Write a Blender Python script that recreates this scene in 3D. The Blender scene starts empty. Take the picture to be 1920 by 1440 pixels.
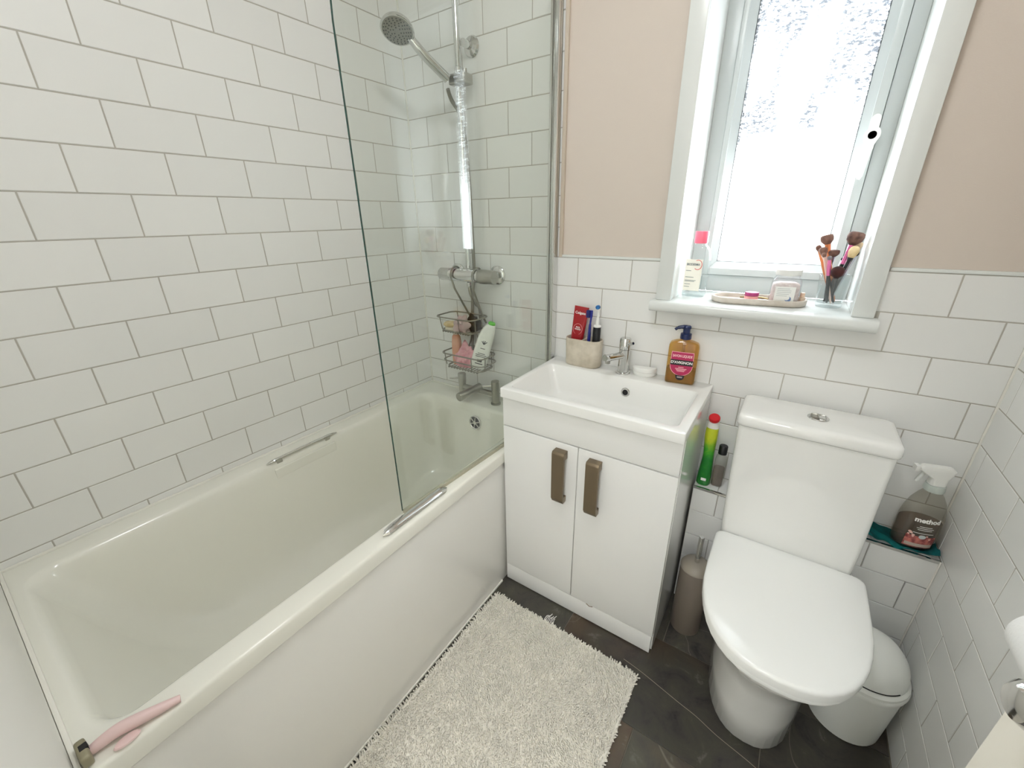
import bpy, bmesh, math, random
import numpy as np
from mathutils import Vector, Matrix, Euler

R_ = math.radians
random.seed(7)
scene = bpy.context.scene
COL = scene.collection

# ------------------------------------------------------------------ camera, world, lights, exposure
cam_d = bpy.data.cameras.new('camera')
cam = bpy.data.objects.new('camera', cam_d)
COL.objects.link(cam)
cam_d.sensor_width = 36.0
cam_d.lens = 766.2345 / 1920 * 36.0
cam_d.clip_start = 0.01
right = Vector((0.83039806, 0.55699407, -0.01402381))
down = Vector((0.19947737, -0.32070497, -0.9259358))
fwd = Vector((-0.52023825, 0.76609786, -0.3774205))
m = Matrix((( right.x, -down.x, -fwd.x, 1.41154), (right.y, -down.y, -fwd.y, -1.36507),
            (right.z, -down.z, -fwd.z, 1.33367), (0, 0, 0, 1)))
cam.matrix_world = m
scene.camera = cam

world = bpy.data.worlds.new('world')
scene.world = world
world.use_nodes = True
bg = world.node_tree.nodes['Background']
bg.inputs[0].default_value = (0.90, 0.96, 1.0, 1)
bg.inputs[1].default_value = 19.0

vs = scene.view_settings
vs.view_transform = 'Standard'
vs.look = 'None'
vs.gamma = 1.0
vs.use_curve_mapping = False
vs.exposure = -0.13
scene.cycles.max_bounces = 12
scene.cycles.diffuse_bounces = 8
scene.cycles.glossy_bounces = 6
scene.cycles.transparent_max_bounces = 24
scene.cycles.transmission_bounces = 8
scene.cycles.sample_clamp_indirect = 6.0

def area_light(name, loc, rot, size, power, color, shape='DISK', size_y=None, portal=False):
    d = bpy.data.lights.new(name, 'AREA')
    d.shape = shape
    d.size = size
    if size_y:
        d.size_y = size_y
    d.energy = power
    d.color = color
    if portal:
        d.cycles.is_portal = True
    o = bpy.data.objects.new(name, d)
    o.location = loc
    o.rotation_euler = rot
    COL.objects.link(o)
    return o
# sky portal in the window opening (samples the sky through it; gives no light of its own)
area_light('window_portal', (1.33, 0.33, 1.56), (R_(-90), 0, 0), 0.50, 1.0, (1, 1, 1), 'RECTANGLE', 1.0, True)

# ------------------------------------------------------------------ materials
def lin(c):
    return tuple((v / 12.92 if v <= 0.04045 else ((v + 0.055) / 1.055) ** 2.4) for v in c)

def rgb(r, g, b):
    return lin((r / 255, g / 255, b / 255)) + (1.0,)

MATS = {}

def mat(name, color, rough=0.5, metal=0.0, spec=0.5, noise=0.0, nscale=30.0, bump=0.0, bscale=200.0,
        coat=0.0, rnd=0.0, color2=None, sub=0.0):
    if name in MATS:
        return MATS[name]
    mt = bpy.data.materials.new(name)
    mt.use_nodes = True
    nt = mt.node_tree
    N, L = nt.nodes, nt.links
    b = N['Principled BSDF']
    b.inputs['Base Color'].default_value = color
    b.inputs['Roughness'].default_value = rough
    b.inputs['Metallic'].default_value = metal
    b.inputs['Specular IOR Level'].default_value = spec
    if coat:
        b.inputs['Coat Weight'].default_value = coat
        b.inputs['Coat Roughness'].default_value = 0.08
    if noise or color2:
        tc = N.new('ShaderNodeTexCoord')
        nz = N.new('ShaderNodeTexNoise')
        nz.inputs['Scale'].default_value = nscale
        nz.inputs['Detail'].default_value = 6
        L.new(tc.outputs['Object'], nz.inputs['Vector'])
        mx = N.new('ShaderNodeMix')
        mx.data_type = 'RGBA'
        mx.inputs[6].default_value = color
        c2 = color2 if color2 else tuple(max(0, v * (1 - noise)) for v in color[:3]) + (1,)
        mx.inputs[7].default_value = c2
        rp = N.new('ShaderNodeMapRange')
        rp.inputs[1].default_value = 0.35
        rp.inputs[2].default_value = 0.65
        L.new(nz.outputs['Fac'], rp.inputs[0])
        L.new(rp.outputs[0], mx.inputs[0])
        L.new(mx.outputs[2], b.inputs['Base Color'])
    if rnd:
        oi = N.new('ShaderNodeObjectInfo')
        hs = N.new('ShaderNodeHueSaturation')
        hs.inputs['Color'].default_value = color
        mr = N.new('ShaderNodeMapRange')
        mr.inputs[3].default_value = 1 - rnd
        mr.inputs[4].default_value = 1 + rnd
        L.new(oi.outputs['Random'], mr.inputs[0])
        L.new(mr.outputs[0], hs.inputs['Value'])
        L.new(hs.outputs[0], b.inputs['Base Color'])
    if bump:
        tc = N.new('ShaderNodeTexCoord')
        nz = N.new('ShaderNodeTexNoise')
        nz.inputs['Scale'].default_value = bscale
        nz.inputs['Detail'].default_value = 4
        bp = N.new('ShaderNodeBump')
        bp.inputs['Strength'].default_value = bump
        bp.inputs['Distance'].default_value = 0.002
        L.new(tc.outputs['Object'], nz.inputs['Vector'])
        L.new(nz.outputs['Fac'], bp.inputs['Height'])
        L.new(bp.outputs[0], b.inputs['Normal'])
    MATS[name] = mt
    return mt

def thin_glass(name, tint=(1, 1, 1), gloss_rough=0.0, ior=1.45, diffuse=0.0, dcol=(1, 1, 1), refl=1.0):
    """clear sheet or thin-walled vessel: light passes straight through, Fresnel reflection on top"""
    if name in MATS:
        return MATS[name]
    mt = bpy.data.materials.new(name)
    mt.use_nodes = True
    nt = mt.node_tree
    N, L = nt.nodes, nt.links
    N.remove(N['Principled BSDF'])
    out = N['Material Output']
    tr = N.new('ShaderNodeBsdfTransparent')
    tr.inputs[0].default_value = tuple(tint) + (1,)
    src = tr.outputs[0]
    if diffuse:
        df = N.new('ShaderNodeBsdfDiffuse')
        df.inputs[0].default_value = tuple(dcol) + (1,)
        mxd = N.new('ShaderNodeMixShader')
        mxd.inputs[0].default_value = diffuse
        L.new(src, mxd.inputs[1])
        L.new(df.outputs[0], mxd.inputs[2])
        src = mxd.outputs[0]
    gl = N.new('ShaderNodeBsdfGlossy')
    gl.inputs['Roughness'].default_value = gloss_rough
    fr = N.new('ShaderNodeFresnel')
    fr.inputs[0].default_value = ior
    ge = N.new('ShaderNodeNewGeometry')
    mr = N.new('ShaderNodeMath')        # front faces use ior, back faces its inverse: keep reflection the same both ways
    mr.operation = 'MULTIPLY'
    mr.inputs[1].default_value = refl
    mixi = N.new('ShaderNodeMix')
    mixi.inputs[2].default_value = ior
    mixi.inputs[3].default_value = 1 / ior
    L.new(ge.outputs['Backfacing'], mixi.inputs[0])
    L.new(mixi.outputs[0], fr.inputs[0])
    L.new(fr.outputs[0], mr.inputs[0])
    mx = N.new('ShaderNodeMixShader')
    L.new(mr.outputs[0], mx.inputs[0])
    L.new(src, mx.inputs[1])
    L.new(gl.outputs[0], mx.inputs[2])
    L.new(mx.outputs[0], out.inputs[0])
    MATS[name] = mt
    return mt

WHITE_TILE = mat('white_tile', rgb(232, 232, 230), rough=0.32, spec=0.4, rnd=0.02)
GROUT = mat('grout', rgb(180, 176, 168), rough=0.9, spec=0.1)
PAINT = mat('taupe_paint', rgb(208, 197, 187), rough=0.75, spec=0.25, bump=0.12, bscale=350)
WHITE_WALL = mat('white_wall_paint', rgb(238, 236, 231), rough=0.7, spec=0.3, bump=0.08, bscale=300)
CEIL = mat('ceiling_paint', rgb(240, 239, 235), rough=0.9, spec=0.1)
GLOSSW = mat('white_gloss_wood', rgb(220, 223, 221), rough=0.22, spec=0.5)
UPVC = mat('white_upvc', rgb(194, 199, 198), rough=0.28, spec=0.45)
ACRYL = mat('white_acrylic', rgb(234, 233, 224), rough=0.14, spec=0.5)
PANELW = mat('white_bath_panel', rgb(238, 237, 233), rough=0.18, spec=0.5)
CERAM = mat('white_ceramic', rgb(234, 234, 231), rough=0.07, spec=0.55, coat=0.3)
VANW = mat('white_gloss_lacquer', rgb(234, 234, 232), rough=0.10, spec=0.5, coat=0.2)
SEATW = mat('white_seat_plastic', rgb(242, 243, 241), rough=0.16, spec=0.5)
CHROME = mat('chrome', rgb(214, 214, 212), rough=0.07, metal=1.0)
CHROME_D = mat('brushed_chrome', rgb(176, 174, 166), rough=0.28, metal=1.0)
STEEL = mat('dull_steel_wire', rgb(150, 147, 136), rough=0.35, metal=0.9)
BRONZE = mat('bronze_handle', rgb(122, 108, 88), rough=0.42, metal=0.75)
SEAL = mat('white_sealant', rgb(236, 234, 226), rough=0.5)
DARKH = mat('dark_void', rgb(24, 24, 24), rough=0.8)
BLACK = mat('black_plastic', rgb(22, 22, 24), rough=0.4)
STONE = mat('beige_stone', rgb(205, 196, 180), rough=0.6, color2=rgb(176, 166, 148), nscale=22, bump=0.2, bscale=90)
MARBLE = mat('cream_marble', rgb(216, 208, 198), rough=0.45, color2=rgb(190, 180, 168), nscale=25)
NAVY = mat('navy_plastic', rgb(20, 34, 78), rough=0.3)
BLUE = mat('blue_plastic', rgb(22, 30, 120), rough=0.3)
REDT = mat('red_tube', rgb(150, 12, 22), rough=0.35)
WPLAST = mat('white_plastic', rgb(236, 236, 232), rough=0.35)
PINKP = mat('pink_plastic', rgb(226, 198, 196), rough=0.35)
TXTW = mat('white_print', rgb(245, 243, 240), rough=0.6)
TXTD = mat('dark_print', rgb(60, 62, 66), rough=0.6)
GREYBIN = mat('pale_grey_bin_plastic', rgb(244, 246, 242), rough=0.38)

# ------------------------------------------------------------------ mesh helpers
def finish(me, smooth=True, angle=38):
    if smooth:
        me.polygons.foreach_set('use_smooth', [True] * len(me.polygons))
        me.set_sharp_from_angle(angle=R_(angle))
    me.update()
    return me

def from_bm(bm, name='m', smooth=True, angle=38):
    bmesh.ops.recalc_face_normals(bm, faces=bm.faces)
    me = bpy.data.meshes.new(name)
    bm.to_mesh(me)
    bm.free()
    return finish(me, smooth, angle)

def bm_box(bm, x0, x1, y0, y1, z0, z1, bev=0.0, seg=2):
    r = bmesh.ops.create_cube(bm, size=1.0)
    vs_ = r['verts']
    for v in vs_:
        v.co = Vector(((x0 + x1) / 2 + v.co.x * (x1 - x0), (y0 + y1) / 2 + v.co.y * (y1 - y0),
                       (z0 + z1) / 2 + v.co.z * (z1 - z0)))
    if bev > 0:
        es = list({e for v in vs_ for e in v.link_edges})
        bmesh.ops.bevel(bm, geom=es, offset=bev, segments=seg, profile=0.6, affect='EDGES')

def box(x0, x1, y0, y1, z0, z1, bev=0.0, seg=2):
    bm = bmesh.new()
    bm_box(bm, x0, x1, y0, y1, z0, z1, bev, seg)
    return from_bm(bm)

def boxes(lst, bev=0.0, seg=2):
    bm = bmesh.new()
    for b in lst:
        bm_box(bm, *b, bev, seg)
    return from_bm(bm)

def bm_lathe(bm, prof, seg=32, c=(0, 0, 0), axis='Z'):
    rings = []
    for r, z in prof:
        if r < 1e-6:
            rings.append([bm.verts.new((0, 0, z))])
        else:
            rings.append([bm.verts.new((r * math.cos(2 * math.pi * i / seg), r * math.sin(2 * math.pi * i / seg), z)) for i in range(seg)])
    allv = [v for r in rings for v in r]
    for a, b in zip(rings, rings[1:]):
        if len(a) == 1 and len(b) == 1:
            continue
        for i in range(seg):
            j = (i + 1) % seg
            if len(a) == 1:
                bm.faces.new((a[0], b[i], b[j]))
            elif len(b) == 1:
                bm.faces.new((a[i], a[j], b[0]))
            else:
                bm.faces.new((a[i], a[j], b[j], b[i]))
    if len(rings[0]) > 1:
        bm.faces.new(rings[0])
    if len(rings[-1]) > 1:
        bm.faces.new(rings[-1])
    M = Matrix.Identity(3)
    if axis == 'X':
        M = Matrix(((0, 0, 1), (0, 1, 0), (-1, 0, 0)))
    elif axis == 'Y':
        M = Matrix(((1, 0, 0), (0, 0, 1), (0, -1, 0)))
    elif isinstance(axis, Vector):
        M = axis.to_track_quat('Z', 'Y').to_matrix()
    for v in allv:
        v.co = M @ v.co + Vector(c)
    return allv

def lathe(prof, seg=32, c=(0, 0, 0), axis='Z', angle=38):
    bm = bmesh.new()
    bm_lathe(bm, prof, seg, c, axis)
    return from_bm(bm, angle=angle)

def catmull(pts, n=8, closed=False):
    pts = [Vector(p) for p in pts]
    out = []
    N_ = len(pts)
    rng = range(N_ if closed else N_ - 1)
    for i in rng:
        if closed:
            p0, p1, p2, p3 = pts[(i - 1) % N_], pts[i], pts[(i + 1) % N_], pts[(i + 2) % N_]
        else:
            p0, p1, p2, p3 = pts[max(i - 1, 0)], pts[i], pts[i + 1], pts[min(i + 2, N_ - 1)]
        for k in range(n):
            t = k / n
            out.append(0.5 * ((2 * p1) + (-p0 + p2) * t + (2 * p0 - 5 * p1 + 4 * p2 - p3) * t * t + (-p0 + 3 * p1 - 3 * p2 + p3) * t ** 3))
    if not closed:
        out.append(pts[-1])
    return out

def bm_tube(bm, pts, r, seg=10, closed=False, flat=None):
    """r: number or list per point; flat=(axis vector, factor) squashes the section"""
    pts = [Vector(p) for p in pts]
    n = len(pts)
    rr = r if isinstance(r, (list, tuple)) else [r] * n
    rings = []
    nrm = None
    for i, p in enumerate(pts):
        if closed:
            t = (pts[(i + 1) % n] - pts[(i - 1) % n]).normalized()
        else:
            t = (pts[min(i + 1, n - 1)] - pts[max(i - 1, 0)]).normalized()
        if nrm is None:
            a = Vector((0, 0, 1)) if abs(t.z) < 0.9 else Vector((1, 0, 0))
            nrm = (a - t * a.dot(t)).normalized()
        else:
            nrm = (nrm - t * nrm.dot(t)).normalized()
        b = t.cross(nrm)
        ring = []
        for k in range(seg):
            a = 2 * math.pi * k / seg
            o = nrm * math.cos(a) * rr[i] + b * math.sin(a) * rr[i]
            if flat:
                ax = Vector(flat[0])
                o = o - ax * o.dot(ax) * (1 - flat[1])
            ring.append(bm.verts.new(p + o))
        rings.append(ring)
    m_ = n if closed else n - 1
    for i in range(m_):
        a, b = rings[i], rings[(i + 1) % n]
        for k in range(seg):
            j = (k + 1) % seg
            bm.faces.new((a[k], a[j], b[j], b[k]))
    if not closed:
        bm.faces.new(rings[0])
        bm.faces.new(rings[-1])

def tube(pts, r, seg=10, closed=False, flat=None, angle=45):
    bm = bmesh.new()
    bm_tube(bm, pts, r, seg, closed, flat)
    return from_bm(bm, angle=angle)

def rrect(x0, x1, y0, y1, r, n=6):
    pts = []
    for cx, cy, a0 in ((x1 - r, y1 - r, 0), (x0 + r, y1 - r, 90), (x0 + r, y0 + r, 180), (x1 - r, y0 + r, 270)):
        for k in range(n + 1):
            a = R_(a0 + 90 * k / n)
            pts.append((cx + r * math.cos(a), cy + r * math.sin(a)))
    return pts

def loft(loops, cap0=True, cap1=True, angle=38, matfn=None):
    """loops: lists of 3D points, the same count each"""
    bm = bmesh.new()
    rs = [[bm.verts.new(p) for p in lp] for lp in loops]
    n = len(rs[0])
    for a, b in zip(rs, rs[1:]):
        for i in range(n):
            j = (i + 1) % n
            bm.faces.new((a[i], a[j], b[j], b[i]))
    if cap0:
        bm.faces.new(rs[0])
    if cap1:
        bm.faces.new(rs[-1])
    return from_bm(bm, angle=angle)

def z_loop(pts2, z):
    return [(x, y, z) for x, y in pts2]

def prism(poly, axis, a0, a1, bev=0.0, seg=2):
    """extrude a 2D polygon: axis 'X' poly=(y,z), 'Y' poly=(x,z), 'Z' poly=(x,y)"""
    bm = bmesh.new()
    def p3(p, a):
        return {'X': (a, p[0], p[1]), 'Y': (p[0], a, p[1]), 'Z': (p[0], p[1], a)}[axis]
    A = [bm.verts.new(p3(p, a0)) for p in poly]
    B = [bm.verts.new(p3(p, a1)) for p in poly]
    n = len(poly)
    for i in range(n):
        j = (i + 1) % n
        bm.faces.new((A[i], A[j], B[j], B[i]))
    bm.faces.new(A)
    bm.faces.new(B)
    bmesh.ops.recalc_face_normals(bm, faces=bm.faces)
    if bev:
        es = [e for e in bm.edges if len(e.link_faces) == 2 and e.calc_face_angle(0) > R_(25)]
        bmesh.ops.bevel(bm, geom=es, offset=bev, segments=seg, profile=0.6, affect='EDGES')
    return from_bm(bm)

def text_mesh(s, size, extrude=0.0001, bold=0.0, align='CENTER'):
    c = bpy.data.curves.new('txt', 'FONT')
    c.body = s
    c.size = size
    c.extrude = extrude
    c.offset = bold
    c.align_x = align
    c.align_y = 'CENTER'
    c.resolution_u = 3
    o = bpy.data.objects.new('txt', c)
    me = bpy.data.meshes.new_from_object(o)
    bpy.data.objects.remove(o)
    me.materials.clear()
    return me

def map_mesh(me, fn):
    for v in me.vertices:
        v.co = fn(v.co)
    me.update()
    return me

def on_plane(me, O, u, v, sx=1.0, sy=1.0):
    O, u, v = Vector(O), Vector(u).normalized(), Vector(v).normalized()
    n = u.cross(v)
    return map_mesh(me, lambda c: O + u * c.x * sx + v * c.y * sy + n * (c.z + 0.0003))

# ------------------------------------------------------------------ object helpers
OFF = {}

def tag(o, label=None, cat=None, group=None, kind=None):
    if label:
        o['label'] = label
    if cat:
        o['category'] = cat
    if group:
        o['group'] = group
    if kind:
        o['kind'] = kind
    return o

def thing(name, label, cat, loc=(0, 0, 0), rotz=0.0, group=None):
    o = bpy.data.objects.new(name, None)
    COL.objects.link(o)
    o.empty_display_size = 0.02
    o.location = loc
    o.rotation_euler = (0, 0, rotz)
    OFF[o] = Vector(loc)
    return tag(o, label, cat, group)

def obj(name, me, mt, parent=None, world=True, label=None):
    """one mesh object; coordinates in the world unless world=False (then in the parent's frame)"""
    o = bpy.data.objects.new(name, me)
    me.name = name
    COL.objects.link(o)
    if mt is not None:
        for q in (mt if isinstance(mt, (list, tuple)) else [mt]):
            me.materials.append(q)
    if parent is not None:
        o.parent = parent
        OFF[o] = OFF.get(parent, Vector((0, 0, 0)))
        if world:
            me.transform(Matrix.Translation(-OFF[o]))
    if label:
        o['label'] = label
    return o

def single(name, me, mt, base, label, cat, group=None):
    o = obj(name, me, mt)
    me.transform(Matrix.Translation(-Vector(base)))
    o.location = base
    OFF[o] = Vector(base)
    return tag(o, label, cat, group)

def struct(name, me, mt, label=None):
    o = obj(name, me, mt)
    OFF[o] = Vector((0, 0, 0))
    return tag(o, label, None, None, 'structure')

# ================================================================== THE ROOM
RW = 1.875          # right wall
CEILZ = 2.40
FRONT = -1.80       # front wall (behind the camera)
NIB = -1.447        # wall at the near end of the bath
PITCH = 0.1         # tile row height
JT = 0.0026         # joint width
TT = 0.006          # tile thickness

_tile_cache = {}
def tile_mesh(w, h):
    """a tile lying in XZ, face towards -Y, centred; chamfered front edges"""
    k = (round(w, 4), round(h, 4))
    if k in _tile_cache:
        return _tile_cache[k]
    c = 0.0011
    a, b = w / 2, h / 2
    v = [(-a, TT, -b), (a, TT, -b), (a, TT, b), (-a, TT, b),
         (-a, c, -b), (a, c, -b), (a, c, b), (-a, c, b),
         (-a + c, 0, -b + c), (a - c, 0, -b + c), (a - c, 0, b - c), (-a + c, 0, b - c)]
    f = [(0, 1, 5, 4), (1, 2, 6, 5), (2, 3, 7, 6), (3, 0, 4, 7), (4, 5, 9, 8), (5, 6, 10, 9), (6, 7, 11, 10), (7, 4, 8, 11), (8, 9, 10, 11)]
    me = bpy.data.meshes.new('tile')
    me.from_pydata(v, [], f)
    me.materials.append(WHITE_TILE)
    me.update()
    _tile_cache[k] = me
    return me

def lay_tiles(parent, spans_fn, rows, joint_fn, place_fn, minw=0.012):
    """rows: (z0,z1,index); spans_fn(z0,z1)-> list of (s0,s1) free stretches; joint_fn(index)-> sorted joints"""
    for z0, z1, idx in rows:
        for s0, s1 in spans_fn(z0, z1, idx):
            js = [s0] + [j for j in joint_fn(idx) if s0 + 0.006 < j < s1 - 0.006] + [s1]
            for a, b in zip(js, js[1:]):
                a2 = a + JT / 2
                b2 = b - JT / 2
                if b2 - a2 < 0.004:
                    continue
                zz0, zz1 = z0 + JT / 2, z1 - JT / 2
                me = tile_mesh(b2 - a2, zz1 - zz0)
                o = bpy.data.objects.new('tile', me)
                COL.objects.link(o)
                o.parent = parent
                place_fn(o, (a2 + b2) / 2, (zz0 + zz1) / 2)

def rows_between(zlo, zhi):
    out = []
    k = -7
    while True:
        ztop = 1.7 - PITCH * k
        zb = ztop - PITCH
        if ztop <= zlo + 1e-6:
            break
        a, b = max(zb, zlo), min(ztop, zhi)
        if b - a > 0.006:
            out.append((a, b, k))
        k += 1
    return out

# ---- left wall
wall_left = struct('wall_left', box(-0.12, -TT, FRONT, 0.12, 0, CEILZ), WHITE_WALL)
obj('grout', box(-TT, -0.0009, NIB, 0.0, 0.55, CEILZ), GROUT, wall_left)
def j_left(k):
    return sorted([-(3.97495 + mm) * 0.0965184 for mm in range(-5, 16) if (mm % 2 == 1) == (k % 2 == 0)])
def p_left(o, s, z):
    o.location = (0, s, z)
    o.rotation_euler = (0, 0, R_(90))
lay_tiles(wall_left, lambda a, b, k: [(NIB, -0.002)], rows_between(0.571, CEILZ), j_left, p_left)
obj('corner_bead', box(-0.0015, 0.0035, -0.0035, 0.0015, 0.5845, CEILZ, 0.0015), SEAL, wall_left)

# ---- back wall with the window opening
OX0, OX1, OZ0, OZ1 = 1.085, 1.572, 1.055, 2.06
wall_back = struct('wall_back', boxes([(-0.12, OX0, TT, 0.30, 0, CEILZ), (OX1, RW + 0.12, TT, 0.30, 0, CEILZ),
                                       (OX0, OX1, TT, 0.30, 0, OZ0), (OX0, OX1, TT, 0.30, OZ1, CEILZ)]), PAINT)
XT = 0.697           # end of the full-height shower tiling
ZT = 1.204           # top of the half-height tiling
obj('grout', boxes([(0, XT, 0.0009, TT, 0.5, CEILZ), (XT, 1.085, 0.0009, TT, 0.4, ZT), (1.572, RW, 0.0009, TT, 0.4, ZT), (1.085, 1.572, 0.0009, TT, 0.4, 1.05)]), GROUT, wall_back)
def j_back(k):
    return sorted([0.77291 + n * 0.0960582 for n in range(-9, 13) if (n % 2 == 0) == (k % 2 == 1)])
def p_back(o, s, z):
    o.location = (s, 0, z)
def spans_back(a, b, k):
    if a > ZT - 0.01:
        return [(0.002, XT)]
    if a >= 1.05:
        return [(0.002, 1.066), (1.598, RW - 0.002)]
    return [(0.002, RW - 0.002)]
rows = []
for r in rows_between(0.42, CEILZ):
    if r[0] < ZT < r[1] and ZT - r[0] < 0.02:
        rows.append(r)
    elif r[0] < 1.055 < r[1]:
        rows.append(r)
    else:
        rows.append(r)
def spans_b2(a, b, k):
    if k == 6:                               # the row the window sill cuts into
        return [(0.002, 1.0611), (1.6374, RW - 0.002)]
    return spans_back(a, b, k)
lay_tiles(wall_back, spans_b2, rows, j_back, p_back)
# shorter tiles right below the sill
def j6(k):
    return j_back(k)
lay_tiles(wall_back, lambda a, b, k: [(1.0611, 1.4453)], [(1.0, 1.0515, 6)], j6, p_back)
h_ = JT / 2
notch = prism([(1.4453 + h_, 1.0 + h_), (1.6374 - h_, 1.0 + h_), (1.6374 - h_, 1.1 - h_), (1.6105, 1.1 - h_), (1.6105, 1.050), (1.4453 + h_, 1.050)], 'Y', 0.0, TT, 0.0008, 1)
obj('tile', notch, WHITE_TILE, wall_back)

# chrome-coloured edge trims
trim_1 = struct('trim_1', boxes([(0.703, 1.064, -0.002, 0.008, 1.2005, 1.2085)], 0.001), GLOSSW)
trim_2 = struct('trim_2', boxes([(1.604, RW, -0.002, 0.008, 1.2005, 1.2085)], 0.001), GLOSSW)
trim_3 = struct('trim_3', boxes([(0.6975, 0.7035, -0.0015, 0.008, 1.2005, CEILZ), (0.7045, 0.7105, -0.0045, 0.0075, 1.2005, CEILZ)], 0.001),
                mat('beige_tile_trim', rgb(196, 184, 168), rough=0.35))

# ---- right wall
wall_right = struct('wall_right', box(RW + TT, RW + 0.12, FRONT, 0.12, 0, CEILZ), PAINT)
obj('grout', box(RW + 0.0009, RW + TT, FRONT, 0.0, 0, ZT), GROUT, wall_right)
def j_right(k):
    return sorted([-0.244 - 0.098 * q for q in range(-2, 17) if (q % 2 == 0) == (k % 2 == 1)])
def p_right(o, s, z):
    o.location = (RW, s, z)
    o.rotation_euler = (0, 0, R_(-90))
lay_tiles(wall_right, lambda a, b, k: [(FRONT, -0.002)], [r for r in rows_between(0.002, ZT) if r[1] - r[0] > 0.02], j_right, p_right)
obj('edge_trim', box(RW - 0.002, RW + 0.01, FRONT, -0.001, ZT - 0.0035, ZT + 0.005, 0.001), GLOSSW, wall_right)
obj('corner_bead', box(RW - 0.0035, RW + 0.0015, -0.0035, 0.0015, 0.5, ZT, 0.0015), SEAL, wall_right)

# ---- near walls: the nib at the bath's end and the wall with the doorway behind the camera
wall_nib = struct('wall_near_end', box(-0.12, 0.96, FRONT, NIB, 0, CEILZ), WHITE_WALL)
DX0, DX1, DZ = 0.98, 1.80, 2.02
wall_front = struct('wall_front', boxes([(0.78, DX0, FRONT - 0.1, FRONT, 0, CEILZ), (DX1, RW + 0.12, FRONT - 0.1, FRONT, 0, CEILZ),
                                         (DX0, DX1, FRONT - 0.1, FRONT, DZ, CEILZ), (-0.12, 0.78, FRONT - 0.1, FRONT, 0, CEILZ)]), WHITE_WALL)
hall = struct('wall_hall', boxes([(0.2, 0.3, -3.1, FRONT - 0.1, 0, CEILZ), (2.5, 2.6, -3.1, FRONT - 0.1, 0, CEILZ), (0.2, 2.6, -3.2, -3.1, 0, CEILZ)]), WHITE_WALL)
ceiling = struct('ceiling', box(-0.12, 2.6, -3.2, 0.30, CEILZ, CEILZ + 0.1), CEIL)

# ---- floor: dark slate-look tiles 600 x 305, half bond
FLOORM = bpy.data.materials.new('dark_slate_tile')
FLOORM.use_nodes = True
nt = FLOORM.node_tree
N, L = nt.nodes, nt.links
b = N['Principled BSDF']
b.inputs['Roughness'].default_value = 0.42
b.inputs['Specular IOR Level'].default_value = 0.4
tc = N.new('ShaderNodeTexCoord')
oi = N.new('ShaderNodeObjectInfo')
ad = N.new('ShaderNodeVectorMath')
ad.operation = 'ADD'
sc_ = N.new('ShaderNodeVectorMath')
sc_.operation = 'SCALE'
cb = N.new('ShaderNodeCombineXYZ')
L.new(oi.outputs['Random'], cb.inputs[0])
L.new(oi.outputs['Random'], cb.inputs[1])
L.new(cb.outputs[0], sc_.inputs[0])
sc_.inputs['Scale'].default_value = 17.0
L.new(tc.outputs['Object'], ad.inputs[0])
L.new(sc_.outputs[0], ad.inputs[1])
n1 = N.new('ShaderNodeTexNoise')
n1.inputs['Scale'].default_value = 9.0
n1.inputs['Detail'].default_value = 10
n1.inputs['Roughness'].default_value = 0.72
n1.inputs['Distortion'].default_value = 0.7
L.new(ad.outputs[0], n1.inputs['Vector'])
cr = N.new('ShaderNodeValToRGB')
cr.color_ramp.elements[0].position = 0.30
cr.color_ramp.elements[0].color = rgb(34, 33, 34)
cr.color_ramp.elements[1].position = 0.72
cr.color_ramp.elements[1].color = rgb(124, 121, 114)
e = cr.color_ramp.elements.new(0.45)
e.color = rgb(66, 62, 58)
e = cr.color_ramp.elements.new(0.58)
e.color = rgb(74, 72, 62)
L.new(n1.outputs['Fac'], cr.inputs[0])
n2 = N.new('ShaderNodeTexNoise')
n2.inputs['Scale'].default_value = 2.4
n2.inputs['Detail'].default_value = 5
L.new(ad.outputs[0], n2.inputs['Vector'])
mx = N.new('ShaderNodeMix')
mx.data_type = 'RGBA'
mx.blend_type = 'MIX'
mx.inputs[7].default_value = rgb(96, 70, 48)
mr = N.new('ShaderNodeMapRange')
mr.inputs[1].default_value = 0.5
mr.inputs[2].default_value = 0.75
mr.inputs[4].default_value = 0.55
L.new(n2.outputs['Fac'], mr.inputs[0])
L.new(mr.outputs[0], mx.inputs[0])
L.new(cr.outputs[0], mx.inputs[6])
# thin pale veins
n3 = N.new('ShaderNodeTexNoise')
n3.inputs['Scale'].default_value = 2.0
n3.inputs['Detail'].default_value = 3
n3.inputs['Distortion'].default_value = 0.4
L.new(ad.outputs[0], n3.inputs['Vector'])
sb = N.new('ShaderNodeMath'); sb.operation = 'SUBTRACT'; sb.inputs[1].default_value = 0.5
ab = N.new('ShaderNodeMath'); ab.operation = 'ABSOLUTE'
vr = N.new('ShaderNodeMapRange')
vr.inputs[1].default_value = 0.0
vr.inputs[2].default_value = 0.003
vr.inputs[3].default_value = 0.35
vr.inputs[4].default_value = 0.0
L.new(n3.outputs['Fac'], sb.inputs[0]); L.new(sb.outputs[0], ab.inputs[0]); L.new(ab.outputs[0], vr.inputs[0])
mx2 = N.new('ShaderNodeMix')
mx2.data_type = 'RGBA'
mx2.inputs[7].default_value = rgb(150, 142, 128)
L.new(vr.outputs[0], mx2.inputs[0])
L.new(mx.outputs[2], mx2.inputs[6])
hsv = N.new('ShaderNodeHueSaturation')
rv = N.new('ShaderNodeMapRange')
rv.inputs[3].default_value = 0.72
rv.inputs[4].default_value = 1.30
L.new(oi.outputs['Random'], rv.inputs[0])
L.new(rv.outputs[0], hsv.inputs['Value'])
L.new(mx2.outputs[2], hsv.inputs['Color'])
L.new(hsv.outputs[0], b.inputs['Base Color'])
bp = N.new('ShaderNodeBump')
bp.inputs['Strength'].default_value = 0.25
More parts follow.
